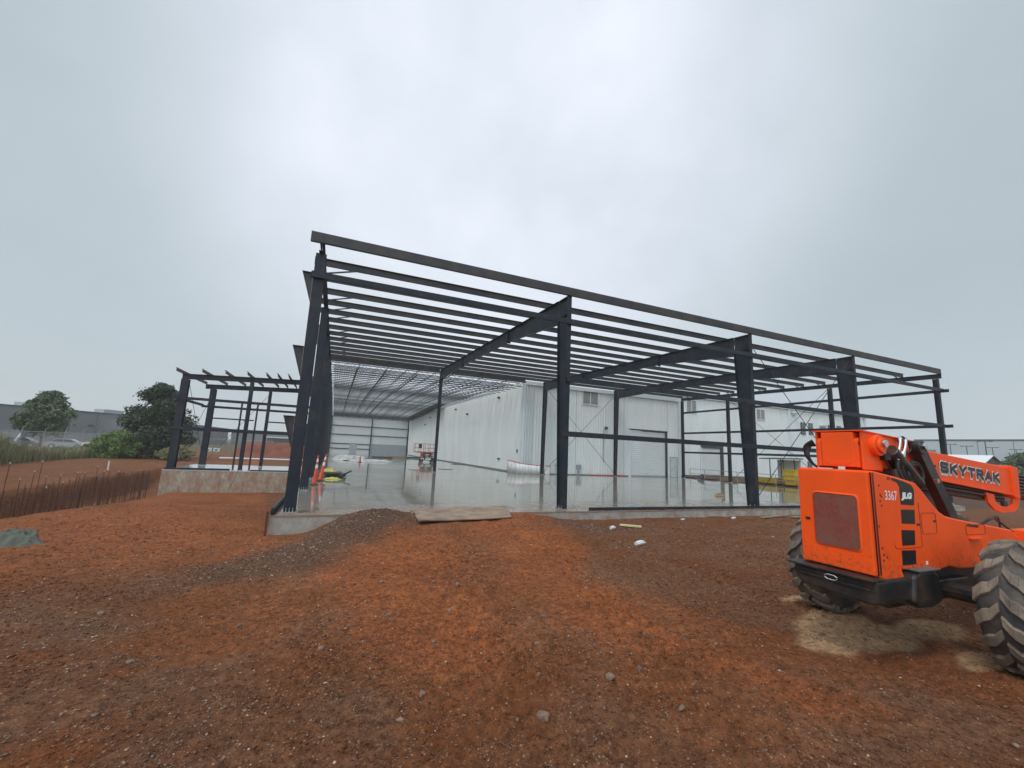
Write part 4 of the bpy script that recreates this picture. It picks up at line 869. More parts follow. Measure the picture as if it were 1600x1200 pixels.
# boom lettering built from thick strokes
STK = {'S': ([(1,.86),(.86,1),(.14,1),(0,.86),(0,.64),(.14,.52),(.86,.48),(1,.36),(1,.14),(.86,0),(.14,0),(0,.14)],), 'K': ([(0,0),(0,1)],[(.08,.45),(.95,1)],[(.30,.56),(1,0)]),
 'Y': ([(0,1),(.5,.45)],[(1,1),(.5,.45)],[(.5,.5),(.5,0)]), 'T': ([(0,1),(1,1)],[(.5,1),(.5,0)]), 'R': ([(0,0),(0,1),(.82,1),(1,.86),(1,.62),(.82,.48),(.1,.48)],[(.5,.48),(1,0)]), 'A': ([(0,0),(.5,1)],[(1,0),(.5,1)],[(.2,.3),(.8,.3)])}
def stroke_word(word, x0, z0, dxz, dzx, H, Wd, gap, w, y, mt_, name, par, grow=0, sx0=0, sz0=0):
    q = MB(); n_ = 0; u0 = 0
    for ch_ in word:
        for pl_ in STK[ch_]:
            for (a_, c_) in zip(pl_[:-1], pl_[1:]):
                P = []
                for (u, v) in (a_, c_): P.append(Vector((x0+sx0+u0+u*(Wd-w)+w/2+dzx*v*H, z0+sz0+w/2+v*(H-w)+dxz*(u0+u*Wd))))
                d = (P[1]-P[0]).normalized()*(w/2+grow)*.98; n2_ = Vector((-d.y, d.x)); p0, p1 = P[0]-d*.8, P[1]+d*.8
                yy_ = y-.00012*n_; q.xz([tuple(p0-n2_), tuple(p1-n2_), tuple(p1+n2_), tuple(p0+n2_)], yy_-.001, yy_); n_ += 1
        u0 += Wd+gap
    return q.build(name, mt_, par)
stroke_word('SKYTRAK', 8.50, 2.085, -.076, .10, .150, .195, .042, .046, -11.2560, WTXT, 'boom_lettering', bm_, .011, .012, -.020)
stroke_word('SKYTRAK', 8.50, 2.085, -.076, .10, .150, .195, .042, .046, -11.2615, WTXT, 'boom_lettering', bm_, .011)
stroke_word('SKYTRAK', 8.50, 2.085, -.076, .10, .150, .195, .042, .046, -11.2675, BLACKP, 'boom_lettering', bm_)
q = MB(); q.xz([(8.11+.13*math.cos(a), 2.20-.012*math.cos(a)+.062*math.sin(a)) for a in np.linspace(0, 6.28, 25)[:-1]], -11.2585, -11.2565); q.build('oval_decal', WTXT, bm_)
q = MB(); q.xz([(8.02,2.205),(8.20,2.19),(8.20,2.215),(8.02,2.23)], -11.261, -11.2586); q.xz([(8.06,2.172),(8.17,2.163),(8.17,2.175),(8.06,2.184)], -11.261, -11.2586); q.xz([(8.03,2.268),(8.10,2.285),(8.19,2.26),(8.10,2.262)], -11.261, -11.2586); q.build('oval_decal_mark', mat('decal red', (.45,.06,.05), .4), bm_)
q = MB(); q.rod((8.40,-11.262,2.165),(8.40,-11.257,2.165),.016,10); q.build('grease_port', BLACKP, bm_)
# ------------------------------------------------------------------ things on the wet floor
def delineator(x, y, h, tilt, label, grp, tz=0):
    t_ = thing('traffic_cone', (0, 0, 0), label, 'traffic cone', grp)
    b_ = MB(); b_.box(-.2, .2, -.2, .2, .002, .05); b_.box(-.13, .13, -.13, .13, .05, .09); b_.build('base', RUBBER, t_, bevel=.01)
    n = 16; L_ = [(.09,.105),(.45,.085),(.45,.0855),(.60,.078),(.70,.072),(.82,.064),(.92,.056)]; rr_ = lambda f: .105-.075*f
    def seg(f0, f1, mt_, nm, dr=0):
        m_ = MB(); m_.rod((0,0,.09+(h-.13)*f0), (0,0,.09+(h-.13)*f1), rr_(f0)+dr, n, rr_(f1)+dr); return m_.build(nm, mt_, t_, smooth=False)
    seg(0, 1, CONE, 'body'); seg(.55, .68, REFL, 'reflective_band', .003); seg(.78, .90, REFL, 'reflective_band', .003)
    m_ = MB(); m_.rod((0,0,h-.04), (0,0,h), .022, 10, .03); m_.build('grip', CONE, t_)
    t_.location = (x, y, 0); t_.rotation_euler = (0, tilt, tz); return t_
delineator(.33, 8.94, 1.46, .03, 'upright tall orange channelizer cone beside the second left column', 'tall cones by the left columns')
delineator(.52, 11.3, 1.5, .13, 'leaning tall orange channelizer cone next to the black mats', 'tall cones by the left columns', .2)
c3 = delineator(4.08, 38.4, 1.15, .0, 'small far orange cone standing among the crumpled white sheets', None)
c4 = delineator(-.65, 16.4, 1.0, 0, 'orange cone half hidden behind the left columns near the annex slab', None)
m_ = thing('rubber_mat_stack', (1.2, 14.6, 0), 'stack of black rubber mats with yellow straps on the wet floor', 'mats')
for k, (a, x0, x1, y0, y1) in enumerate(((0,.75,1.75,13.6,15.6),(.05,.7,1.9,13.8,15.8),(-.04,.8,1.6,13.7,15.5))):
    q = MB(); q.xy([(x0,y0+a),(x1,y0-a),(x1+.1,y1),(x0-.05,y1)], .01+.1*k, .09+.1*k); q.build('mat', BLACK, m_, bevel=.01)
def crumple(name, cx, cy, sx, sy, h, mt_, label, cat, seed, group=None, n=34):
    xs = np.linspace(-1, 1, n); U, V = np.meshgrid(xs, xs); r_ = np.hypot(U, V)
    e = (1-ss(.55, 1.0, r_+.25*fbm(U*2+seed, V*2, 3, seed))); rd = 1-np.abs(2*vn(U*3+seed, V*3, seed+3)-1)
    Z = h*e*(.25+.9*rd*vn(U*1.6, V*1.6, seed+9)+.3*vn(U*7, V*7, seed+1)) + .012
    P = [(sx*u*(1+.2*math.sin(3*v+seed)), sy*v, z) for u, v, z in zip(U.ravel(), V.ravel(), Z.ravel())]
    f = []; 
    for j in range(n-1):
        for i_ in range(n-1):
            if r_[j, i_] < 1.0: f.append((j*n+i_, j*n+i_+1, (j+1)*n+i_+1, (j+1)*n+i_))
    me_ = bpy.data.meshes.new(name); me_.from_pydata(P, [], f); me_.materials.append(mt_); o = bpy.data.objects.new(name, me_); scn.collection.objects.link(o); o.location = (cx, cy, 0)
    s_ = o.modifiers.new('thickness', 'SOLIDIFY'); s_.thickness = .01
    return tag(o, label, cat, group)
YS = mat('yellow strap', (.42, .40, .07), .6, 0, .35, 9)
crumple('strap_heap', 1.15, 12.7, .45, .30, .12, YS, 'loose bright yellow strap heap on the floor in front of the black mats', 'straps', 3)
crumple('strap_heap', .95, 15.0, .5, .6, .16, mat('tan canvas', (.42,.34,.10), .7, 0, .3, 6), 'tan and yellow straps heaped on top of the black mats', 'straps', 5).location.z = .31
q = MB(); q.rod((1.3, 12.9, .02), (2.2, 14.1, .42), .05, 10); tag(q.build('pole', BLACK, loc=(1.3,12.9,0)), 'black pole leaning over the mats with a pale band', 'pole')
SHEET = mat('muddy white sheet', (.52,.52,.51), .5, 0, .25, 1.2, dirt=(.16,.13,.11), dscale=.9, damt=.6)
for k, (x, y, sx, sy, h, lb) in enumerate(((2.6,44.5,1.9,2.6,.75,'biggest crumpled white plastic sheet left of the far cone'),(4.4,40.5,1.3,1.6,.45,'small crumpled white sheet right behind the far cone'),(6.2,42.2,1.9,1.3,.35,'flat white sheet right of the far cone'),(3.4,50.0,2.2,1.8,.7,'white sheet heap farthest back near the rear wall'))):
    crumple('plastic_sheet', x, y, sx, sy, h*.7, SHEET, lb, 'plastic sheet', 11+k)
for k, (x, y, l_, a, w, h, lb) in enumerate(((8.6,58,3.2,.1,.3,.25,'dark lumber bundle right of the white sheets'),(11.6,61,3.0,-.1,.35,.3,'pale lumber bundle in the middle of the far floor'),(14.8,63,3.4,.05,.3,.25,'dark lumber bundle nearest the far corner post'),(8.5,25.0,2.0,.02,.16,.05,'flat dark plank lying right of the lone interior column'),(11.6,27.5,1.2,.1,.2,.05,'short dark board lying past the lone interior column'),(6.8,47,3.4,.06,.3,.2,'dark timber stack just right of the crumpled white sheets'),(5.2,52,3,.0,.3,.12,'long pallet timber lying behind the crumpled sheets'),(16.8,41.5,1.6,.2,.3,.1,'short timber lying beside the white side wall'))):
    q = MB(); d = Vector((math.cos(a), math.sin(a), 0)); n_ = Vector((-d.y, d.x, 0)); c_ = Vector((x, y, 0))
    for i_ in range(3):
        for j in range(2 if h > .1 else 1):
            o_ = n_*(i_-1)*w*.95/1.5; sh = d*random.uniform(-.2, .2); z = .01+h/2*(j+.5); q.beam(c_-d*l_/2+o_+sh+Vector((0,0,z)), c_+d*l_/2+o_+sh+Vector((0,0,z)), w*.55, h/2*.9)
    tag(q.build('lumber_bundle' if h > .06 else 'plank', WOOD if k % 2 else mat('dark wet lumber', (.07,.055,.045), .5), loc=(x,y,0)), lb, 'lumber')
crumple('debris', 22.7, 4.6, .38, .2, .14, mat('torn cardboard', (.22,.14,.08), .8, 0, .3, 8), 'small torn brown cardboard heap on the wet floor between the big columns', 'debris', 31)
# scissor lift
S = thing('scissor_lift', (13.3, 46.0, 0), 'red and black scissor lift with raised guard rails parked by the white side wall', 'scissor lift')
q = MB(); q.box(12.35, 14.55, 45.5, 46.6, .25, .62); q.build('chassis', BLACK, S, bevel=.02)
for x in (12.65, 14.2):
    for y in (45.42, 46.68): q = MB(); q.rod((x, y-.1, .22), (x, y+.1, .22), .22, 14); q.build('wheel', RUBBER, S)
q = MB()
for y in (45.6, 46.4):
    for k in range(3): q.beam((12.6, y, .66+.22*k), (14.3, y, .86+.22*k), .05, .09); q.beam((14.3, y+.06, .66+.22*k), (12.6, y+.06, .86+.22*k), .05, .09)
q.build('scissor_arms', BLACK, S)
q = MB(); q.box(12.1, 14.5, 45.4, 46.7, 1.28, 1.45); q.box(11.55, 12.1, 45.45, 46.65, 1.33, 1.42); q.build('platform', RED, S, bevel=.01)
q = MB()
for x in (11.6, 12.3, 13.0, 13.7, 14.4):
    for y in (45.45, 46.65): q.rod((x, y, 1.43), (x, y, 2.55), .03, 6)
for z in (1.95, 2.55):
    for y in (45.45, 46.65): q.rod((11.6, y, z), (14.4, y, z), .03, 6)
    for x in (11.6, 14.4): q.rod((x, 45.45, z), (x, 46.65, z), .03, 6)
q.build('guard_rail', RED, S)
q = MB(); q.box(12.1, 12.5, 45.36, 45.45, 1.9, 2.5); q.build('control_box', BLACK, S)
q = MB(); q.box(12.5, 12.9, 45.36, 45.49, .28, .58); q.box(13.1, 13.9, 45.38, 45.49, .33, .55); q.build('side_panel', TRIM, S)
q = MB(); q.box(12.38, 12.62, 45.38, 45.49, .3, 1.25); q.build('ladder', RED, S)
# red topped sheet barrier
Bz = thing('sheet_barrier', (18.2, 22.9, 0), 'white plastic sheet barrier with a red top rail at the white building corner', 'barrier')
path = [(17.35,25.3),(17.4,24.2),(17.45,23.0),(18.1,22.75),(18.9,22.6),(19.6,22.5)]; tp = [1.18,1.12,1.02,.93,.86,.84]
q = MB()
for k in range(5): q.beam((path[k][0],path[k][1],tp[k]), (path[k+1][0],path[k+1][1],tp[k+1]), .06, .09)
q.rod((path[0][0],path[0][1],0), (path[0][0],path[0][1],1.18), .03); q.build('rail', RED, Bz)
q = MB(); 
for k in range(5):
    for j in range(4):
        f0, f1 = j/4, (j+1)/4; P = []
        for f_, kk, z_ in ((f0,0,0),(f1,0,0),(f1,0,1),(f0,0,1)):
            a_ = Vector(path[k]).lerp(Vector(path[k+1]), f_); P.append((a_.x-.03+.05*math.sin(17*(k+f_)), a_.y-.03, (tp[k]+(tp[k+1]-tp[k])*f_-.03)*z_+.01))
        q.quad(*P)
q = q.build('sheet', PLASTIC, Bz, smooth=True); q.modifiers.new('thickness', 'SOLIDIFY').thickness = .01
Bz2 = thing('rope_barrier', (20.7, 22.5, 0), 'short red barrier end right of the first tapered rear column', 'barrier')
q = MB(); q.beam((20.15,22.5,.84),(20.72,22.5,.80),.05,.07); q.rod((20.7,22.5,0),(20.7,22.5,.8),.03); q.build('rail', RED, Bz2)
q = MB(); q.box(20.15,20.66,22.49,22.50,.02,.75); q.build('sheet', PLASTIC, Bz2)
q = MB(); q.box(25.6, 30.1, 23.0, 23.12, .0, .09); tag(q.build('floor_strip', RED, loc=(25.6,23,0)), 'thin red strip lying along the base of the white front wall', 'strip')
# rusty muddy road plate bridging onto the floor
pl = MB(); ny_ = 9; P0, P1, P2, P3 = Vector((3.38,-2.25,0)), Vector((6.5,-1.5,0)), Vector((7.3,.95,0)), Vector((3.6,.25,0))
for j in range(ny_):
    f_ = j/(ny_-1); a_ = P0.lerp(P3, f_); c_ = P1.lerp(P2, f_)
    for i_ in range(9):
        g_ = i_/8; p_ = a_.lerp(c_, g_); z = .012+.05*(1-f_)*0+ .035*max(0,(1-f_*1.6))*math.sin(g_*5+.6)*.5 + .10*max(0, .22-g_)*(1-f_)*2.0 + .03; pl.v.append((p_.x, p_.y, z))
for j in range(ny_-1):
    for i_ in range(8): pl.f.append((j*9+i_, j*9+i_+1, (j+1)*9+i_+1, (j+1)*9+i_))
pl = pl.build('road_plate', PLATE, loc=(5,-.8,0)); s_ = pl.modifiers.new('thickness', 'SOLIDIFY'); s_.thickness = .03; s_.offset = -1
tag(pl, 'muddy brown plate bridging the soil ramp and the concrete floor', 'plate')
# litter
def gz(x, y): return float(ground_h(np.array([x], float), np.array([y], float))[0])
def litter(name, x, y, pts, mt_, label, cat, r=.035, up=.03):
    q = MB(); z = gz(x, y)+up
    for k in range(len(pts)-1): q.rod((x+pts[k][0], y+pts[k][1], z+pts[k][2]), (x+pts[k+1][0], y+pts[k+1][1], z+pts[k+1][2]), pts[k][3], 8, pts[k+1][3])
    tag(q.build(name, mt_, loc=(x, y, z)), label, cat)
litter('plastic_bottle', 8.1, -5.75, [(-.14,0,.02,.055),(0,.02,.04,.06),(.10,.03,.04,.05),(.16,.04,.03,.02),(.19,.045,.03,.018)], PLASTIC, 'crushed white plastic jug lying on the brown soil', 'bottle')
q = MB(); z = gz(10.6,-2.2); q.beam((10.35,-2.0,z+.06), (10.85,-2.5,z+.07), .13, .05); tag(q.build('board_offcut', mat('yellow foam', (.62,.55,.28), .7), loc=(10.6,-2.2,z)), 'pale yellow board offcut lying near the slab edge', 'board')
litter('paper_cup', 9.5, -2.75, [(-.09,0,.02,.05),(.03,.02,.03,.06),(.11,.03,.03,.03)], PLASTIC, 'small white cup lying left of the yellow offcut', 'cup')
litter('paper_scrap', 16.8, -1.2, [(-.12,0,.0,.05),(.08,.02,.01,.03)], PLASTIC, 'white paper scrap by the slab edge left of the second big column', 'scrap')
litter('paper_scrap', 14.2, -1.0, [(-.1,0,.0,.04),(.08,.02,.01,.02)], PLASTIC, 'tiny white paper scrap under the steel channel', 'scrap')
for k, (x, y, l_, a, lb) in enumerate(((19.6,-.9,2.0,.15,'pale board lying by the slab edge under the second big column'),(21.6,-1.3,2.4,-.1,'long weathered board lying left of the orange machine'),(20.8,-2.2,1.6,.2,'short brown board nearest the machine tyre'))):
    q = MB(); z = gz(x, y); q.beam((x-l_/2*math.cos(a), y-l_/2*math.sin(a), z+.04), (x+l_/2*math.cos(a), y+l_/2*math.sin(a), z+.07), .2, .04); tag(q.build('board', WOOD, loc=(x,y,z)), lb, 'board')
sp2 = crumple('sand_pile', -5.55, -.55, .62, .5, .38, SAND, 'low heap of grey green sand at the left edge of the red soil', 'sand pile', 41, n=40); sp2.location.z = gz(-5.5, -.55)-.03
# single rocks
rk = mat('pale rock', (.17,.105,.072), .8, 0, .35, 9, bump=.8, bscale=20)
BIG = [(3.71,-9.13,.05),(2.63,-8.56,.055),(3.02,-10.4,.05),(2.74,-11.02,.06),(1.91,-10.4,.04),(1.68,-10.68,.035),(3.66,-10.64,.06),(2.81,-8.77,.04),(4.06,-10.58,.04),(3.3,-9.8,.05),(4.6,-9.9,.04),(1.1,-9.2,.045),(.2,-8.2,.04),(2.2,-9.5,.035),(5.3,-10.4,.03),(-.6,-8.8,.04),(4.9,-8.3,.045),(3.0,-7.6,.05),(6.2,-9.2,.035),(1.9,-7.2,.045),(.1,-9.6,.035),(3.9,-11.3,.04),(-1.4,-7.3,.05),(4.1,-6.9,.04),(7.4,-8.1,.04),(6.9,-6.7,.05)]
protos = []
for k, (x, y, s) in enumerate(BIG):
    if k < 4:
        V = (IV+.35*(RNG.random((12,3))-.5))*(1+.5*(RNG.random((12,1))-.5))*np.array([1,.75,.6]); q = MB(); q.v = [tuple(v) for v in V]; q.f = [tuple(int(i_) for i_ in f_) for f_ in IF]
        o = q.build('rock', rk); protos.append(o)
    else: o = protos[k % 4].copy(); scn.collection.objects.link(o)
    o.location = (x, y, gz(x, y)+s*.2); o.scale = (s, s, s); o.rotation_euler = (random.uniform(-.2,.2), 0, random.uniform(0, 6))
    tag(o, 'fist sized pale angular rock lying loose on the bare soil', 'rock', 'loose rocks on the soil')
# ------------------------------------------------------------------ trench rebar
RB = thing('rebar_cage', (-9, 9, -1.8), 'long rusty rebar cage with capped bars standing in the trench before the annex', 'rebar')
TOPS = [(-14.0,.5),(5.36,.92),(7.38,.89),(6.88,.55),(6.46,.31),(8.47,.31),(7.96,.28),(9.64,.34),(10.22,.3),(10.75,.27),(11.24,.51),(7.89,-.11),(9.0,0),(12.04,.26),(12.88,.26),(13.94,.11)][1:]
yy = -2.0
while yy < 17.9:
    TOPS.append((yy, random.uniform(-.5, .1))); yy += .17
capm = mat('pale rebar cap', (.42,.31,.25), .6)
for k, (y, z) in enumerate(TOPS):
    tl = random.uniform(-.12, .12); xx = -9.0+random.uniform(-.12, .12)
    q = MB(); q.rod((xx, y-tl, -1.95), (xx, y, z), .012, 6); o = q.build('upright_bar', RUST, RB)
    if k < 15: q = MB(); q.rod((xx, y, z-.02), (xx, y, z+.05), .022, 8); q.build('bar_cap', capm, o)
for z in (-1.5, -1.1, -.7):
    q = MB(); q.tube([(-9.02, -3+k*3, z+random.uniform(-.06,.06)) for k in range(8)], .012, 6); q.build('horizontal_bar', RUST, RB)
for a_, b_ in (((-9.0,8.6,-1.0),(-9.0,12.2,.2)),((-8.9,4.8,-.9),(-9.1,8.4,-.1))): q = MB(); q.rod(a_, b_, .014); q.build('diagonal_bar', RUST, RB)
fo = MB(); fo.xy([(-8.75,9.5),(-8.2,9.5),(-7.0,18.3),(-8.75,18.3)], -1.2, -1.17); 
q = MB(); q.rod((-4.9, 17.9, -1.4), (-4.5, 18.1, .0), .012, 6); tag(q.build('rebar_stake', RUST, loc=(-4.9,17.9,-1.4)), 'single rusty bar leaning against the stained annex wall', 'rebar')
q = MB(); q.box(-.52, -.47, -.50, -.46, -.7, .12); tag(q.build('form_stake', RUST, loc=(-.5,-.48,-.7)), 'rusty stake at the front left corner of the concrete floor', 'stake')
q = MB(); q.rod((-11.2, 45.2, -.28), (-.9, 46.4, -.28), .11, 10); tag(q.build('white_pipe', PLASTIC, loc=(-11.2,45.2,-.3)), 'long white pipe lying on the soil behind the annex slab', 'pipe')
q = MB(); q.rod((-13.6, 24.9, -.6), (-13.6, 24.9, .1), .05, 8); tag(q.build('white_marker_post', PLASTIC, loc=(-13.6,24.9,-.6)), 'short white marker post left of the annex frame', 'post')
# red earth bank behind the annex
n = 40; xs = np.linspace(-15, -1.2, n); ys_ = np.linspace(56, 66, 16); U, V = np.meshgrid(xs, ys_); Z = -.7+2.35*ss(56, 59.5, V+.8*fbm(U*.7, V*.7, 3, 3))*ss(-14, -10.5, U)*(1-ss(63, 66, V))+.25*fbm(U, V, 4, 4)
me_ = bpy.data.meshes.new('earth_bank'); me_.from_pydata([(float(a), float(b_), float(c_)) for a, b_, c_ in zip(U.ravel(), V.ravel(), Z.ravel())], [], [(j*n+i_, j*n+i_+1, (j+1)*n+i_+1, (j+1)*n+i_) for j in range(15) for i_ in range(n-1)]); me_.materials.append(REDSOIL)
o = bpy.data.objects.new('earth_bank', me_); scn.collection.objects.link(o); tag(o, kind='structure')
for k, x in enumerate((-20.2, -18.9)):
    q = MB(); q.box(x-.45, x+.45, 79.6, 80.4, -.6, .12); o = q.build('utility_cabinet', TRIM, loc=(x, 80, -.6), bevel=.03); q = MB(); q.box(x-.2, x+.2, 79.58, 79.6, -.35, -.1); q.build('vent', DARK, o)
    tag(o, ('left' if k == 0 else 'right') + ' one of two white utility cabinets seen through the annex frame', 'cabinet')
# ------------------------------------------------------------------ yard right of the frame
R_ = thing('guard_railing', (39.6, 16, 0), 'galvanised pipe guard railing running beside the right edge of the floor', 'railing')
q = MB(); q.rod((39.2, 23.0, 1.05), (39.7, 9.0, 1.05), .03); q.build('top_rail', GALV, R_); q = MB(); q.rod((39.2, 23.0, .55), (39.7, 9.0, .55), .025); q.build('mid_rail', GALV, R_)
for k in range(8): y = 23-2*k; x = 39.2+.5*k/7; q = MB(); q.rod((x, y, -.1), (x, y, 1.05), .03); q.build('post', GALV, R_)
def hopper(x0, y0, w, d, h, label, steps):
    t_ = thing('dump_hopper', (x0, y0, 0), label, 'hopper')
    q = MB(); q.hexa([(x0+.15,y0+.1,.12),(x0+w-.15,y0+.1,.12),(x0+w-.15,y0+d-.1,.12),(x0+.15,y0+d-.1,.12),(x0,y0,h),(x0+w,y0,h),(x0+w,y0+d,h),(x0,y0+d,h)]); q.build('bin', YEL, t_, bevel=.02)
    q = MB(); q.box(x0-.04, x0+w+.04, y0-.04, y0+d+.04, h, h+.06)
    for s_ in steps: q.box(x0-.03, x0+w+.03, y0-.03, y0+d+.03, s_, s_+.05)
    q.build('rim', YEL, t_); q = MB(); q.box(x0+.1, x0+.3, y0+.1, y0+d-.1, 0, .12); q.box(x0+w-.3, x0+w-.1, y0+.1, y0+d-.1, 0, .12); q.build('skid', BLACK, t_)
hopper(41.6, 12.6, 1.4, 1.15, 1.5, 'tall yellow ribbed tote bin behind the guard railing', (.6, 1.05)); hopper(41.6, 14.5, 1.3, 2.0, .62, 'low yellow tray bin left of the tall yellow bin', ())
hopper(42.0, 10.6, 1.2, 1.2, .9, 'yellow bin just behind the orange machine', (.5,))
hopper(43.4, 13.9, 1.0, .9, .5, 'small low yellow bin between the two larger yellow bins', ())
sh = thing('flat_roof_shelter', (43, 15.2, 0), 'small dark flat roofed shelter on thin posts beside the yellow bins', 'shelter')
q = MB(); q.hexa([(42.2,13.6,2.55),(44.6,13.6,2.6),(44.6,16.6,2.6),(42.2,16.6,2.5),(42.2,13.6,2.63),(44.6,13.6,2.72),(44.6,16.6,2.72),(42.2,16.6,2.6)]); q.build('roof', DARK, sh)
for (x, y) in ((42.6,15.7),(42.6,14.3),(44.3,15.7),(44.3,14.3)): q = MB(); q.rod((x, y, -.1), (x, y, 2.56), .05, 8); q.build('post', DARK, sh)
q = MB(); q.box(44.6, 44.66, 13.9, 16.3, .2, 2.5); q.build('back_panel', WHITE2, sh)
crumple('debris', 39.3, 21.5, .5, .4, .5, mat('dark bag', (.03,.03,.03), .5), 'dark bag by the left end of the guard railing', 'bag', 51)
q = MB()
for k in range(6): q.beam((40.0+.1*k, 17.3+.15*k, .04+.05*k), (40.4+.1*k, 19.6+.1*k, .04+.05*k), .22, .05)
tag(q.build('scrap_timber', WOOD, loc=(40,18,0)), 'low pile of brown scrap timber behind the guard railing', 'timber')
q = MB(); q.box(39.0, 39.5, 19.5, 24.8, .0, .12); tag(q.build('dark_beam', BLACK, loc=(39,19.5,0)), 'long dark beam lying by the right edge of the floor', 'beam')
# blocks seen under the boom
for k, (x, y) in enumerate(((27.2,-.95),)):
    q = MB(); q.box(x-.5, x+.5, y-.3, y+.3, -.35, .55); tag(q.build('concrete_block', CONC, loc=(x,y,-.35), bevel=.02), 'grey concrete block seen under the orange boom', 'block')
# ------------------------------------------------------------------ far buildings
def blk(name, label, cat, P0, P1, depth, z0, z1, mt_, parts=()):
    a = Vector(P0); b_ = Vector(P1); d = (b_-a).normalized(); n_ = Vector((d.y, -d.x)); n_ = n_ if n_.dot(Vector((1, -14))-a) < 0 else -n_
    t_ = thing(name, (a.x, a.y, z0), label, cat); c_ = b_+n_*depth; e_ = a+n_*depth
    q = MB(); q.xy([tuple(a), tuple(b_), tuple(c_), tuple(e_)], z0, z1); q.build('wall', mt_, t_)
    f_ = -n_*.15; q = MB(); q.xy([tuple(a+f_), tuple(b_+f_), tuple(b_+n_*.3), tuple(a+n_*.3)], z1-.35, z1+.12); q.build('parapet', DARK, t_)
    q = MB(); L_ = (b_-a).length; k = 8.0
    while k < L_-2: p_ = a+d*k; q.xy([tuple(p_-n_*.05), tuple(p_+d*.12-n_*.05), tuple(p_+d*.12+n_*.02), tuple(p_+n_*.02)], z0, z1-.36); k += 8
    q.build('wall_seams', DARK, t_)
    for s_, w, h in parts:
        p_ = a+d*s_+n_*6; q = MB(); q.xy([tuple(p_), tuple(p_+d*w), tuple(p_+d*w+n_*4), tuple(p_+n_*4)], z1-.2, z1+h); q.build('roof_unit', GALV, t_)
    return t_, a, d, n_
t_, a, d, n_ = blk('grey_warehouse', 'long low grey warehouse behind the left trees', 'warehouse', (-110, 88), (-57, 172), 60, -.6, 8.0, GREYB, ((10,6,1.6),(42,7,1.7),(66,5,1.4),(86,6,1.5)))
for s_ in (70, 78): q = MB(); p_ = a+d*s_-n_*.2; q.xy([tuple(p_), tuple(p_+d*1.5), tuple(p_+d*1.5+n_*.1), tuple(p_+n_*.1)], 3.5, 4.2); q.build('vent', DARK, t_)
t2, a, d, n_ = blk('grey_warehouse', 'dark grey warehouse wing receding behind the annex frame', 'warehouse', (-43, 156), (-42, 205), 30, -.6, 6.0, GREYB2)
t3, a, d, n_ = blk('grey_warehouse', 'grey warehouse end with loading canopy seen between annex posts', 'warehouse', (-41, 206), (-4, 206), 40, -.6, 4.75, GREYB, ((8,4,.9),(17,4,.9)))
q = MB(); q.box(-27, -6, 203, 205.9, 3.1, 3.5); q.build('canopy', TRIM, t3)
q = MB(); q.box(-26.8, -6, 205.8, 205.9, -.6, 2.9); q.build('dock_wall', DARK, t3)
fw = mat('far dark window band', (.16,.18,.2), .5)
t4, a, d, n_ = blk('pale_warehouse', 'huge pale grey warehouse in the mist at the right', 'warehouse', (200, 72), (205, 30), 60, -.6, 13.2, FARW)
q = MB(); q.box(199.2, 199.9, 66.2, 71.8, -.6, 9.6); q.build('lower_wing', GREYB, t4)
blk('pale_warehouse', 'second stretch of the misty pale warehouse farther right', 'warehouse', (206, 29), (215, -60), 60, -.6, 12.6, FARW)
hs = thing('gabled_shed', (110, 25, -.6), 'small shed with white gabled roof beyond the orange boom', 'shed')
q = MB(); q.box(107, 113, 22.4, 28.6, -.6, 3.9); q.xz([(107,3.901),(113,3.901),(110,5.2)], 22.4, 28.6); q.build('wall', mat('shed brown', (.10,.085,.07), .8), hs)
for sgn, mt_ in ((-1, WHITE2), (1, DARK)): q = MB(); q.hexa([(110,22.0,5.23),(110+sgn*3.5,22.0,3.75),(110+sgn*3.5,29.0,3.75),(110,29.0,5.23),(110,22.0,5.33),(110+sgn*3.5,22.0,3.85),(110+sgn*3.5,29.0,3.85),(110,29.0,5.33)]); q.build('roof', mt_, hs)
lp0 = thing('light_pole', (0,0,0), 'x', 'light pole', 'light poles before the pale warehouse')
q = MB(); q.rod((0,0,-.6), (0,0,10), .16, 8, .1); q.build('pole', DARK, lp0); q = MB(); q.box(-.15,.15,-.9,.9,9.9,10.05); q.build('arm', DARK, lp0); q = MB(); q.box(-.25,.25,-1.4,-.8,9.85,10.05); q.box(-.25,.25,.8,1.4,9.85,10.05); q.build('lamp_head', DARK, lp0)
PL = [(166.6,49.4,'leftmost light pole before the pale warehouse'),(178.5,50.3,'second light pole from the left before the pale warehouse'),(150,36.5,'light pole with the lowest lamp just left of the small tree'),(186.7,47.6,'light pole directly behind the small misty tree'),(200.4,47.0,'light pole just right of the small misty tree'),(209.9-14,40.0,'rightmost light pole before the pale warehouse')]
for k, (x, y, lb) in enumerate(PL):
    o = lp0 if k == 0 else copy_tree(lp0); o.location = (x, y, 0); o['label'] = lb
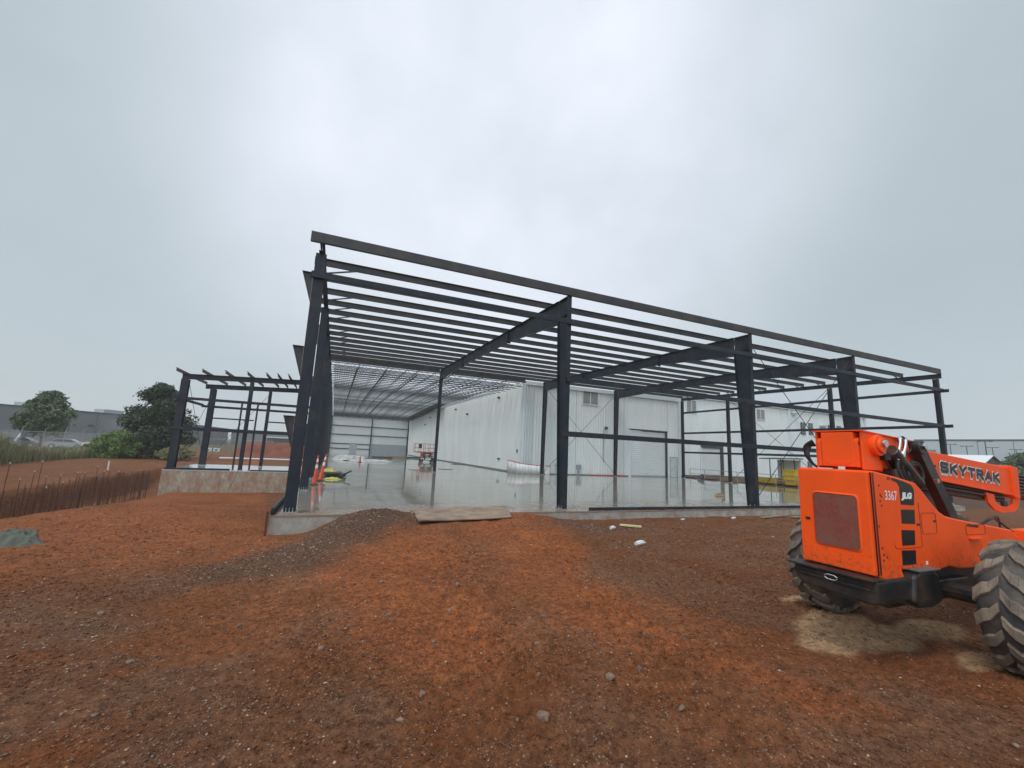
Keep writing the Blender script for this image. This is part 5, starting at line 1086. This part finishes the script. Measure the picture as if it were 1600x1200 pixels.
# ------------------------------------------------------------------ trees, shrubs, grass, fence
def leafy(name, cx, cy, z0, rx, ry, zb, zt, nleaf, ls, mt_, label, cat, seed, group=None, trunk=True, cone=.0, barkr=.16):
    rg = np.random.default_rng(seed); t_ = thing(name, (cx, cy, z0), label, cat, group)
    nc = 120; C_ = []
    for k in range(nc):
        u = rg.random()**.7; f_ = rg.random(); z = zb+(zt-zb)*f_; prof = math.sin(math.pi*min(1, max(0.02, (f_*.82+.14))))**.7*(1-cone*f_); a_ = rg.random()*6.283; rad = prof*(.35+.68*u)*(.8+.4*rg.random())
        C_.append((cx+rx*rad*math.cos(a_), cy+ry*rad*math.sin(a_), z, (.17+.15*rg.random())*(rx+ry)*.5*(1-.35*f_)))
    C_ = np.array(C_); idx = rg.integers(0, nc, nleaf); dv_ = rg.normal(size=(nleaf, 3)); dv_ /= np.linalg.norm(dv_, axis=1)[:,None]; rad = rg.random(nleaf)**.45*(1+.35*(rg.random(nleaf) < .12))
    P = C_[idx,:3]+dv_*rad[:,None]*C_[idx,3:4]*np.array([1.25,1.25,.85])
    A = rg.normal(size=(nleaf,3)); A /= np.linalg.norm(A,axis=1)[:,None]; B_ = np.cross(A, rg.normal(size=(nleaf,3))); B_ /= np.linalg.norm(B_,axis=1)[:,None]; s = ls*(.6+.8*rg.random(nleaf))[:,None]
    V = np.stack([P-A*s, P+B_*s*.55, P+A*s, P-B_*s*.55], 1).reshape(-1, 3)-np.array([cx, cy, z0]); Fq = np.arange(nleaf*4).reshape(-1, 4)
    me_ = bpy.data.meshes.new('crown'); me_.vertices.add(len(V)); me_.vertices.foreach_set('co', V.astype(np.float32).ravel()); me_.loops.add(Fq.size); me_.loops.foreach_set('vertex_index', Fq.astype(np.int32).ravel()); me_.polygons.add(len(Fq))
    me_.polygons.foreach_set('loop_start', np.arange(len(Fq), dtype=np.int32)*4); me_.polygons.foreach_set('loop_total', np.full(len(Fq), 4, dtype=np.int32)); me_.update(); me_.materials.append(mt_)
    o = bpy.data.objects.new('crown', me_); scn.collection.objects.link(o); o.parent = t_
    if trunk:
        q = MB(); q.rod((cx,cy,z0-.1), (cx,cy,zb+(zt-zb)*.35), barkr, 8, barkr*.7); q.rod((cx,cy,zb+(zt-zb)*.35), (cx+.1,cy,zt*.9), barkr*.7, 8, .02)
        for k in range(0, nc, 6): q.rod((cx, cy, min(C_[k,2]-.2, zb+(zt-zb)*.6)*.7), tuple(C_[k,:3]), barkr*.35, 5, .02)
        q.build('trunk', BARK, t_)
    return t_
leafy('tree', -37.2, 66.8, -.6, 3.1, 3.0, 1.6, 7.3, 12000, .20, LEAF1, 'round green tree left of the dark tree in front of the grey warehouse', 'tree', 3, cone=.35)
leafy('tree', -17.4, 44.6, -.6, 3.7, 3.2, -.2, 7.5, 26000, .14, LEAF2, 'large dark bushy tree just left of the annex frame', 'tree', 4, cone=.45)
leafy('shrub', -19.6, 42.2, -.6, 2.1, 1.8, -.5, 2.1, 12000, .10, LEAF3, 'rounded bright green shrub at the foot of the dark tree', 'shrub', 5, trunk=False)
leafy('shrub', -24.6, 50.0, -.6, 1.2, 1.1, -.3, .6, 8000, .11, LEAF3, 'spreading green shrub behind the fence left of the rounded shrub', 'shrub', 6, trunk=False)
leafy('shrub', -14.2, 41.0, -.6, 1.5, 1.3, -.5, .9, 5000, .09, GRASS, 'low yellow green shrub seen through the annex frame', 'shrub', 8, trunk=False)
leafy('tree', 108.5, 17.9, -.6, 2.9, 2.9, 1.2, 5.6, 6000, .24, LEAF1, 'small misty tree beyond the end of the orange boom', 'tree', 7)
# tall grass: one mass of curved blades
rg = np.random.default_rng(5); nb = 26000
gx_ = -24.8+5.0*rg.random(nb); gy_ = 17+36*rg.random(nb)**.9; edge = -21.2+.8*fbm(gy_*.4, gy_*0, 3, 6)-(gy_-17)*.012
k = gx_ < edge+.6*rg.random(nb)**3; gx_, gy_ = gx_[k], gy_[k]; n = len(gx_)
hh = (2.0*(1-ss(24, 36, gy_))+.8)*(.45+.75*rg.random(n))*(.65+.8*vn(gx_*.8, gy_*.8, 12)); gz_ = ground_h(gx_, gy_)
a_ = rg.random(n)*6.283; ln = .28*hh*rg.random(n); w = .022+.02*rg.random(n)
lx, ly = np.cos(a_)*ln, np.sin(a_)*ln; px_, py_ = -np.sin(a_)*w, np.cos(a_)*w
V = np.stack([np.stack([gx_-px_, gy_-py_, gz_], 1), np.stack([gx_+px_, gy_+py_, gz_], 1), np.stack([gx_+lx*.3+px_*.8, gy_+ly*.3+py_*.8, gz_+hh*.6], 1), np.stack([gx_+lx*.3-px_*.8, gy_+ly*.3-py_*.8, gz_+hh*.6], 1), np.stack([gx_+lx, gy_+ly, gz_+hh], 1)], 1).reshape(-1, 3)
me_ = bpy.data.meshes.new('tall_grass'); b_ = np.arange(n)*5; fl_ = [(int(q_), int(q_)+1, int(q_)+2, int(q_)+3) for q_ in b_]+[(int(q_)+3, int(q_)+2, int(q_)+4) for q_ in b_]
me_.from_pydata(V.tolist(), [], fl_); me_.materials.append(GRASS); o = bpy.data.objects.new('tall_grass', me_); scn.collection.objects.link(o); tag(o, 'tall pale green grass and weeds along the fence at the left', 'grass', kind='stuff')
fe = thing('chain_link_fence', (-26, 40, -.6), 'chain link fence with thin top rail behind the tall grass', 'fence')
FP = [(-27, 8), (-26.5, 24), (-26, 40), (-25.4, 56), (-20, 62), (-8, 64)]
for k in range(len(FP)-1):
    a = Vector(FP[k]+(0,)); b_ = Vector(FP[k+1]+(0,)); q = MB(); q.rod((a.x,a.y,1.85), (b_.x,b_.y,1.85), .03, 6); q.build('top_rail', GALV, fe)
    L_ = (b_-a).length; d = (b_-a)/L_; q = MB(); s_ = 0
    while s_ < L_:
        p_ = a+d*s_; e1 = a+d*min(L_, s_+2.4); e0 = a+d*max(0, s_-2.4)
        q.beam((p_.x,p_.y,-.6), (e1.x,e1.y,1.83), .008, .008); q.beam((p_.x,p_.y,-.6), (e0.x,e0.y,1.83), .008, .008); s_ += .22
    q.build('mesh', GALV, fe)
    for j in range(int(L_/3.2)):
        p_ = a+d*(j*3.2); q = MB(); q.rod((p_.x,p_.y,-.7), (p_.x,p_.y,2.1), .035, 6); q.beam((p_.x,p_.y,2.1),(p_.x+.25,p_.y-.1,2.4),.03,.03); q.build('post', GALV, fe)
# parked vehicles behind the fence
def truck(x, y, rz, paint, label, L_=5.4, bed=True):
    t_ = thing('parked_pickup' if bed else 'parked_car', (0,0,0), label, 'pickup truck' if bed else 'car')
    q = MB(); q.xz([(-L_/2,.45),(L_/2,.45),(L_/2,.85),(L_/2-.1,1.02),(L_/2-1.4,1.08),(-L_/2,1.08)] if bed else [(-L_/2,.4),(L_/2,.4),(L_/2,.75),(L_/2-1.1,.95),(-L_/2+.5,1.0),(-L_/2,.85)], -.95, .95); q.build('body', paint, t_, bevel=.05)
    cab = [(-.9,1.085),(1.3,1.085),(.75,1.78),(-.75,1.82)] if bed else [(-1.7,1.0),(1.3,1.0),(.5,1.48),(-1.0,1.5)]
    q = MB(); q.xz(cab, -.82, .82); q = q.build('cab', paint, t_, bevel=.04)
    for yy_ in (-.83, .83): w_ = MB(); w_.xz([(cab[0][0]+.15,cab[0][1]+.08),(cab[1][0]-.2,cab[0][1]+.08),(cab[2][0]-.05,cab[2][1]-.08),(cab[3][0]+.08,cab[2][1]-.08)], yy_-.012, yy_+.012); w_.build('window', GLASS, q)
    for xx in (-L_/2+1.0, L_/2-1.0):
        for yy_ in (-.9, .9): w_ = MB(); w_.rod((xx,yy_-.12,.38),(xx,yy_+.12,.38),.38,14); w_ = w_.build('wheel', RUBBER, t_); r_ = MB(); r_.rod((xx,yy_-.14,.38),(xx,yy_+.14,.38),.2,10); r_.build('rim', GALV, w_)
    for yy_ in (-.7, .7): w_ = MB(); w_.box(L_/2-.02,L_/2+.02,yy_-.15,yy_+.15,.72,.88); w_.build('headlight', REFL, t_); w_ = MB(); w_.box(-L_/2-.02,-L_/2+.02,yy_-.1,yy_+.1,.75,.98); w_.build('tail_light', RED, t_)
    t_.location = (x, y, -.6); t_.rotation_euler = (0, 0, rz); return t_
CARW = mat('white car paint', (.66,.68,.70), .3, 0, .04, coat=.4); CARS = mat('silver car paint', (.36,.38,.40), .3, .3, .04, coat=.4); CARD = mat('grey car paint', (.12,.13,.15), .3, 0, .04, coat=.4)
truck(-29.6, 66.5, .2, CARW, 'white pickup truck parked behind the fence between the two left trees'); truck(-34.6, 67.5, .15, CARS, 'silver car parked left of the white pickup behind the fence', 4.6, False)
truck(-39.8, 68.0, .15, CARD, 'dark grey car parked farthest left behind the fence', 4.6, False)
# ------------------------------------------------------------------ haze
hz = MB(); hz.box(-760, 760, -250, 900, -3.2, 45)
hm = bpy.data.materials.new('haze'); hm.use_nodes = True; t = hm.node_tree; t.nodes.clear()
o_ = N(t, 'ShaderNodeOutputMaterial'); pv = N(t, 'ShaderNodeVolumePrincipled'); pv.inputs['Density'].default_value = .0007; pv.inputs['Color'].default_value = (1, 1, 1, 1); pv.inputs['Anisotropy'].default_value = .1
t.links.new(pv.outputs[0], o_.inputs['Volume'])
tag(hz.build('haze', hm), 'thin rain mist filling the air over the whole site', 'haze', kind='stuff')
